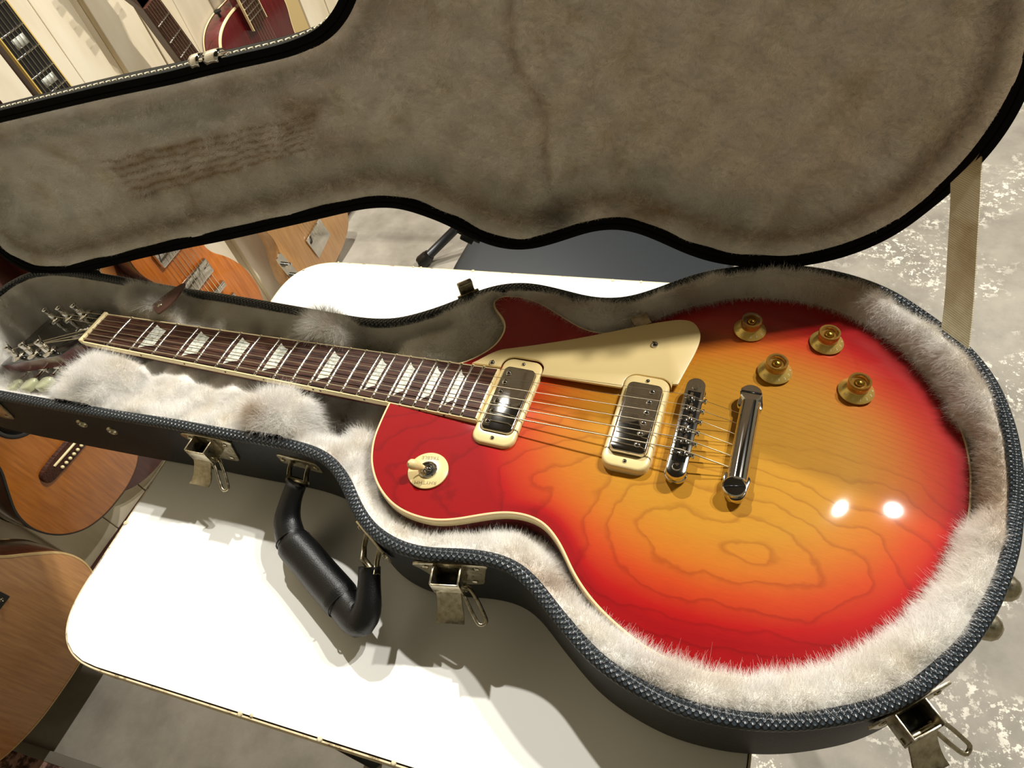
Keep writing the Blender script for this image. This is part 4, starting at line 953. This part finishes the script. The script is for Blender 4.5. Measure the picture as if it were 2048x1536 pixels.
def neck_kit(put, v0, vn, hw0, hw1, zt, neck_m, bd=None, inl=None, frets=True, thick=20, strings=None, bridge_v=None):
    """neck from v0 (body) to the nut vn; board surface at height zt"""
    pr = [(-hw1, v0), (hw1, v0), (hw0, vn), (-hw0, vn)]
    put('neck', prism([(-hw1*.95, v0), (hw1*.95, v0), (hw0*.95, vn + 20), (-hw0*.95, vn + 20)], zt - 6 - thick, zt - 6, 7, 4, True) if False else prism([(-hw1*.95, v0), (hw1*.95, v0), (hw0*.95, vn + 20), (-hw0*.95, vn + 20)], zt - 6 - thick, zt - 6), neck_m, angle=40)
    put('fretboard', prism(pr, zt - 6, zt), M['rosewood'] if inl is None else M['ebony_board'], angle=40)
    if bd:
        for s in (-1, 1): put('fretboard_binding', prism([(s*hw1, v0), (s*(hw1 + 2), v0), (s*(hw0 + 2), vn), (s*hw0, vn)], zt - 6.5, zt + .2), bd, angle=40)
    sc = (vn - v0)/.72
    if frets:
        for k in range(1, 21):
            d = sc*(1 - 2**(-k/12)); v = vn - d
            if v < v0 + 3: break
            h = hw0 + (hw1-hw0)*(vn - v)/(vn - v0); put('fret', tf(box(2*h, 2.2, 1.4, .4), None, (0, v, zt + .4)), M['steel'])
            if inl and k in (1, 3, 5, 7, 9, 12, 15):
                d0 = sc*(1 - 2**(-(k-1)/12)); vm = vn - (d + d0)/2; put('block_inlay', tf(box(h*1.05, (d-d0)*.46, .5), None, (0, vm, zt + .1)), inl)
    if strings:
        for i in range(6):
            t = i - 2.5; put('string', tube([(t*hw0*.32, vn, zt + 1.6), (t*10.2, bridge_v, strings)], .55, 5), M['string'])
    hd_ = [(-hw0, vn), (hw0, vn), (hw0 + 15, vn + 40), (hw0 + 18, vn + 165), (-hw0 - 18, vn + 165), (-hw0 - 15, vn + 40)]
    put('headstock', prism(hd_, zt - 22, zt - 6, 1.5), neck_m, angle=40)
    for s in (-1, 1):
        for k in range(3): put('tuner', tube([(s*(hw0 + 6), vn + 55 + 38*k, zt - 14), (s*(hw0 + 34), vn + 55 + 38*k, zt - 14)], [3, 6], 10), M['nickel'])
M['ebony_board'] = mat('ebony_board', G(38, 36, 34), .4)
M['yellow_bind'] = mat('aged_yellow_binding', G(232, 196, 104), .35)
w_amber = wood('amber_spruce', G(150, 84, 20), G(186, 112, 36)); w_tan = wood('tan_cedar', G(186, 128, 74), G(216, 160, 100)); w_nat = wood('natural_ash', G(186, 132, 72), G(210, 158, 96), rough=.35)
w_mar = wood('dark_mahogany', G(64, 26, 20), G(88, 38, 28)); w_red = wood('wine_red', G(70, 12, 16), G(100, 22, 24)); w_brn = wood('brown_side', G(60, 32, 20), G(86, 48, 30)); w_org = wood('orange_burst_top', G(176, 92, 24), G(214, 124, 40)); w_hon = wood('honey_top', G(206, 168, 104), G(232, 200, 140))
w_burst = mat('honey_burst_top', G(220, 180, 110), .3, 0, .5, coat=.8)
_n = NT(w_burst); _sx = _n.n('ShaderNodeSeparateXYZ'); _n.l(_n.coord(), _sx.inputs[0]); _n.base(_n.ramp(_n.math('MULTIPLY_ADD', _sx.outputs[1], 7.0, .5), [(.1, G(236, 206, 140)), (.45, G(222, 180, 108)), (.62, G(170, 112, 56)), (.8, G(84, 44, 26))]))
# A: orange electric, block inlays
r, put, Q, mp = wall_guitar('electric_guitar', 'orange electric guitar with black block-inlaid neck standing against the white boards', (-470, 414, -634), math.radians(1.5), [(u*.70, v*.96) for u, v in LPO], 44, w_mar, w_org)
neck_kit(put, 375, 830, 21.5, 28, 62, w_mar, M['yellow_bind'], M['pearl'], True, 22, 66, 205)
put('pickup', tf(box(36, 88, 8, 4, 2), None, (0, 0, 0)) if False else tf(box(88, 38, 10, 4, 2), None, (0, 255, 50)), M['chrome'], angle=40); put('pickup', tf(box(88, 38, 10, 4, 2), None, (0, 345, 50)), M['chrome'], angle=40)
put('bridge', tf(box(86, 15, 10, 2), None, (0, 203, 56)), M['chrome'], angle=40); put('tailpiece', tf(box(98, 16, 9, 3), None, (0, 160, 54)), M['chrome'], angle=40)
# B: natural slab-body electric leaning to the left
r, put, Q, mp = wall_guitar('electric_guitar', 'natural blond slab-body electric guitar leaning sideways near the floor corner', (-544, 858, -757), math.radians(10.2), TEL, 42, w_nat, w_nat)
neck_kit(put, 330, 790, 21, 28, 58, w_brn, None, None, True, 20, 58, 120)
put('control_plate', prism(cr([(-150, 60), (-126, 60), (-126, 200), (-138, 205), (-150, 195)], 40), 44, 47), M['chrome'], angle=40)
for v in (85, 125, 170): put('control_knob', lathe([(9, 47), (9, 60), (0, 61)], 18, (-138, v, 0)), M['chrome'], angle=40)
put('bridge', tf(box(80, 70, 4, 1), None, (0, 110, 46)), M['chrome'], angle=40)
# C: wine-red bound guitar, shoulder and neck showing
r, put, Q, mp = wall_guitar('semi_hollow_guitar', 'wine red guitar with cream-bound body and strap button beside a bound neck', (-597, 1036, -560), math.radians(4), [(u*.95, v*.92) for u, v in sym(ACO)], 50, w_red, w_red, M['binding'])
neck_kit(put, 400, 860, 21.5, 28, 72, w_red, M['binding'], None, True, 24, 74, 150)
put('strap_button', lathe([(3, 0), (3, 8), (7, 9), (7, 12), (0, 12.5)], 16) if False else tube([(-58, 448, 27), (-59, 460, 27), (-59, 461, 27), (-59, 465, 27)], [3, 3, 8, 8], 14), M['dark_metal'], angle=40)
# D: amber acoustic with cutaway, its bridge showing below the case
r, put, Q, mp = wall_guitar('acoustic_guitar', 'amber-topped acoustic guitar with dark pin bridge, nearest under the case', (-545, -2, -592), math.radians(-3), [(u*.66, v*.8) for u, v in ACUT], 84, w_brn, w_amber, M['ebony_board'])
neck_kit(put, 394, 760, 22, 28, 88, w_brn, None, None, True, 18)
put('bridge', prism(cr([(-56, 150), (-56, 172), (-24, 178), (24, 178), (56, 172), (56, 150), (24, 146), (-24, 146)], 60), 84, 93, 2), M['rosewood'], angle=40)
for i in range(6): put('bridge_pin', lathe([(2.4, 91), (3.2, 95), (2.6, 97.5), (0, 98)], 12, (-24 + 9.6*i, 155, 0)), M['binding'])
put('saddle', tf(box(64, 3, 5, .6), None, (0, 168, 94)), M['binding'])
put('soundhole', lathe([(40, 84.2), (40, 84.6), (0, 84.6)], 40, (0, 285, 0)), M['black']); put('rosette', lathe([(42, 84.2), (42, 84.9), (49, 84.9), (49, 84.2)], 44, (0, 285, 0)), M['ebony_board'])
# E: tan acoustic standing on the floor, back outward
r, put, Q, mp = wall_guitar('acoustic_guitar', 'tan acoustic guitar standing on the floor at the lower left', (-512, -330, -706), math.radians(-2), sym(ACO), 98, w_brn, w_tan, w_hon)
neck_kit(put, 492, 860, 22, 28, 102, w_brn, None, None, True, 18)
# black studded strap hanging in front of it
sp = root('guitar_strap', (-408, -215, -505), None, 'black studded strap hanging at the left edge above the tan acoustic guitar', 'strap')
obj('band', tf(box(3, 60, 190, 1), None, (-408, -262, -385)), M['leather'], sp, angle=40)
for i in range(9):
    for j in range(3): obj('stud', tube([(-406.5, -242 - 18*j, -470 + 20*i), (-403.5, -242 - 18*j, -470 + 20*i)], [3.4, 1.6], 10), M['nickel'], sp)
# F: dark mahogany acoustic behind D
r, put, Q, mp = wall_guitar('acoustic_guitar', 'dark mahogany acoustic guitar half hidden behind the amber one', (-598, 172, -715), math.radians(3), [(u*.92, v*1.15) for u, v in sym(ACO)], 42, w_mar, w_mar)
neck_kit(put, 566, 860, 22, 28, 48, w_mar, None, None, True, 18)
# G: honey burst with yellow binding
r, put, Q, mp = wall_guitar('semi_hollow_guitar', 'honey-topped guitar with yellow edge binding between mahogany and orange guitars', (-514, 274, -572), math.radians(0), [(u*.44, v*1.0) for u, v in sym(ACO)], 40, w_brn, w_burst, M['yellow_bind'], bwid=6.0)
neck_kit(put, 492, 860, 22, 28, 46, w_brn, M['yellow_bind'], None, True, 18)
# H: brown guitar with yellow binding next to the orange one
r, put, Q, mp = wall_guitar('semi_hollow_guitar', 'brown guitar with yellow bound rim just left of the orange electric', (-551, 347, -664), math.radians(0), [(u*.50, v*.94) for u, v in sym(ACO)], 32, w_brn, w_brn, M['yellow_bind'], bwid=6.0)
neck_kit(put, 462, 830, 22, 28, 36, w_brn, None, None, True, 14)
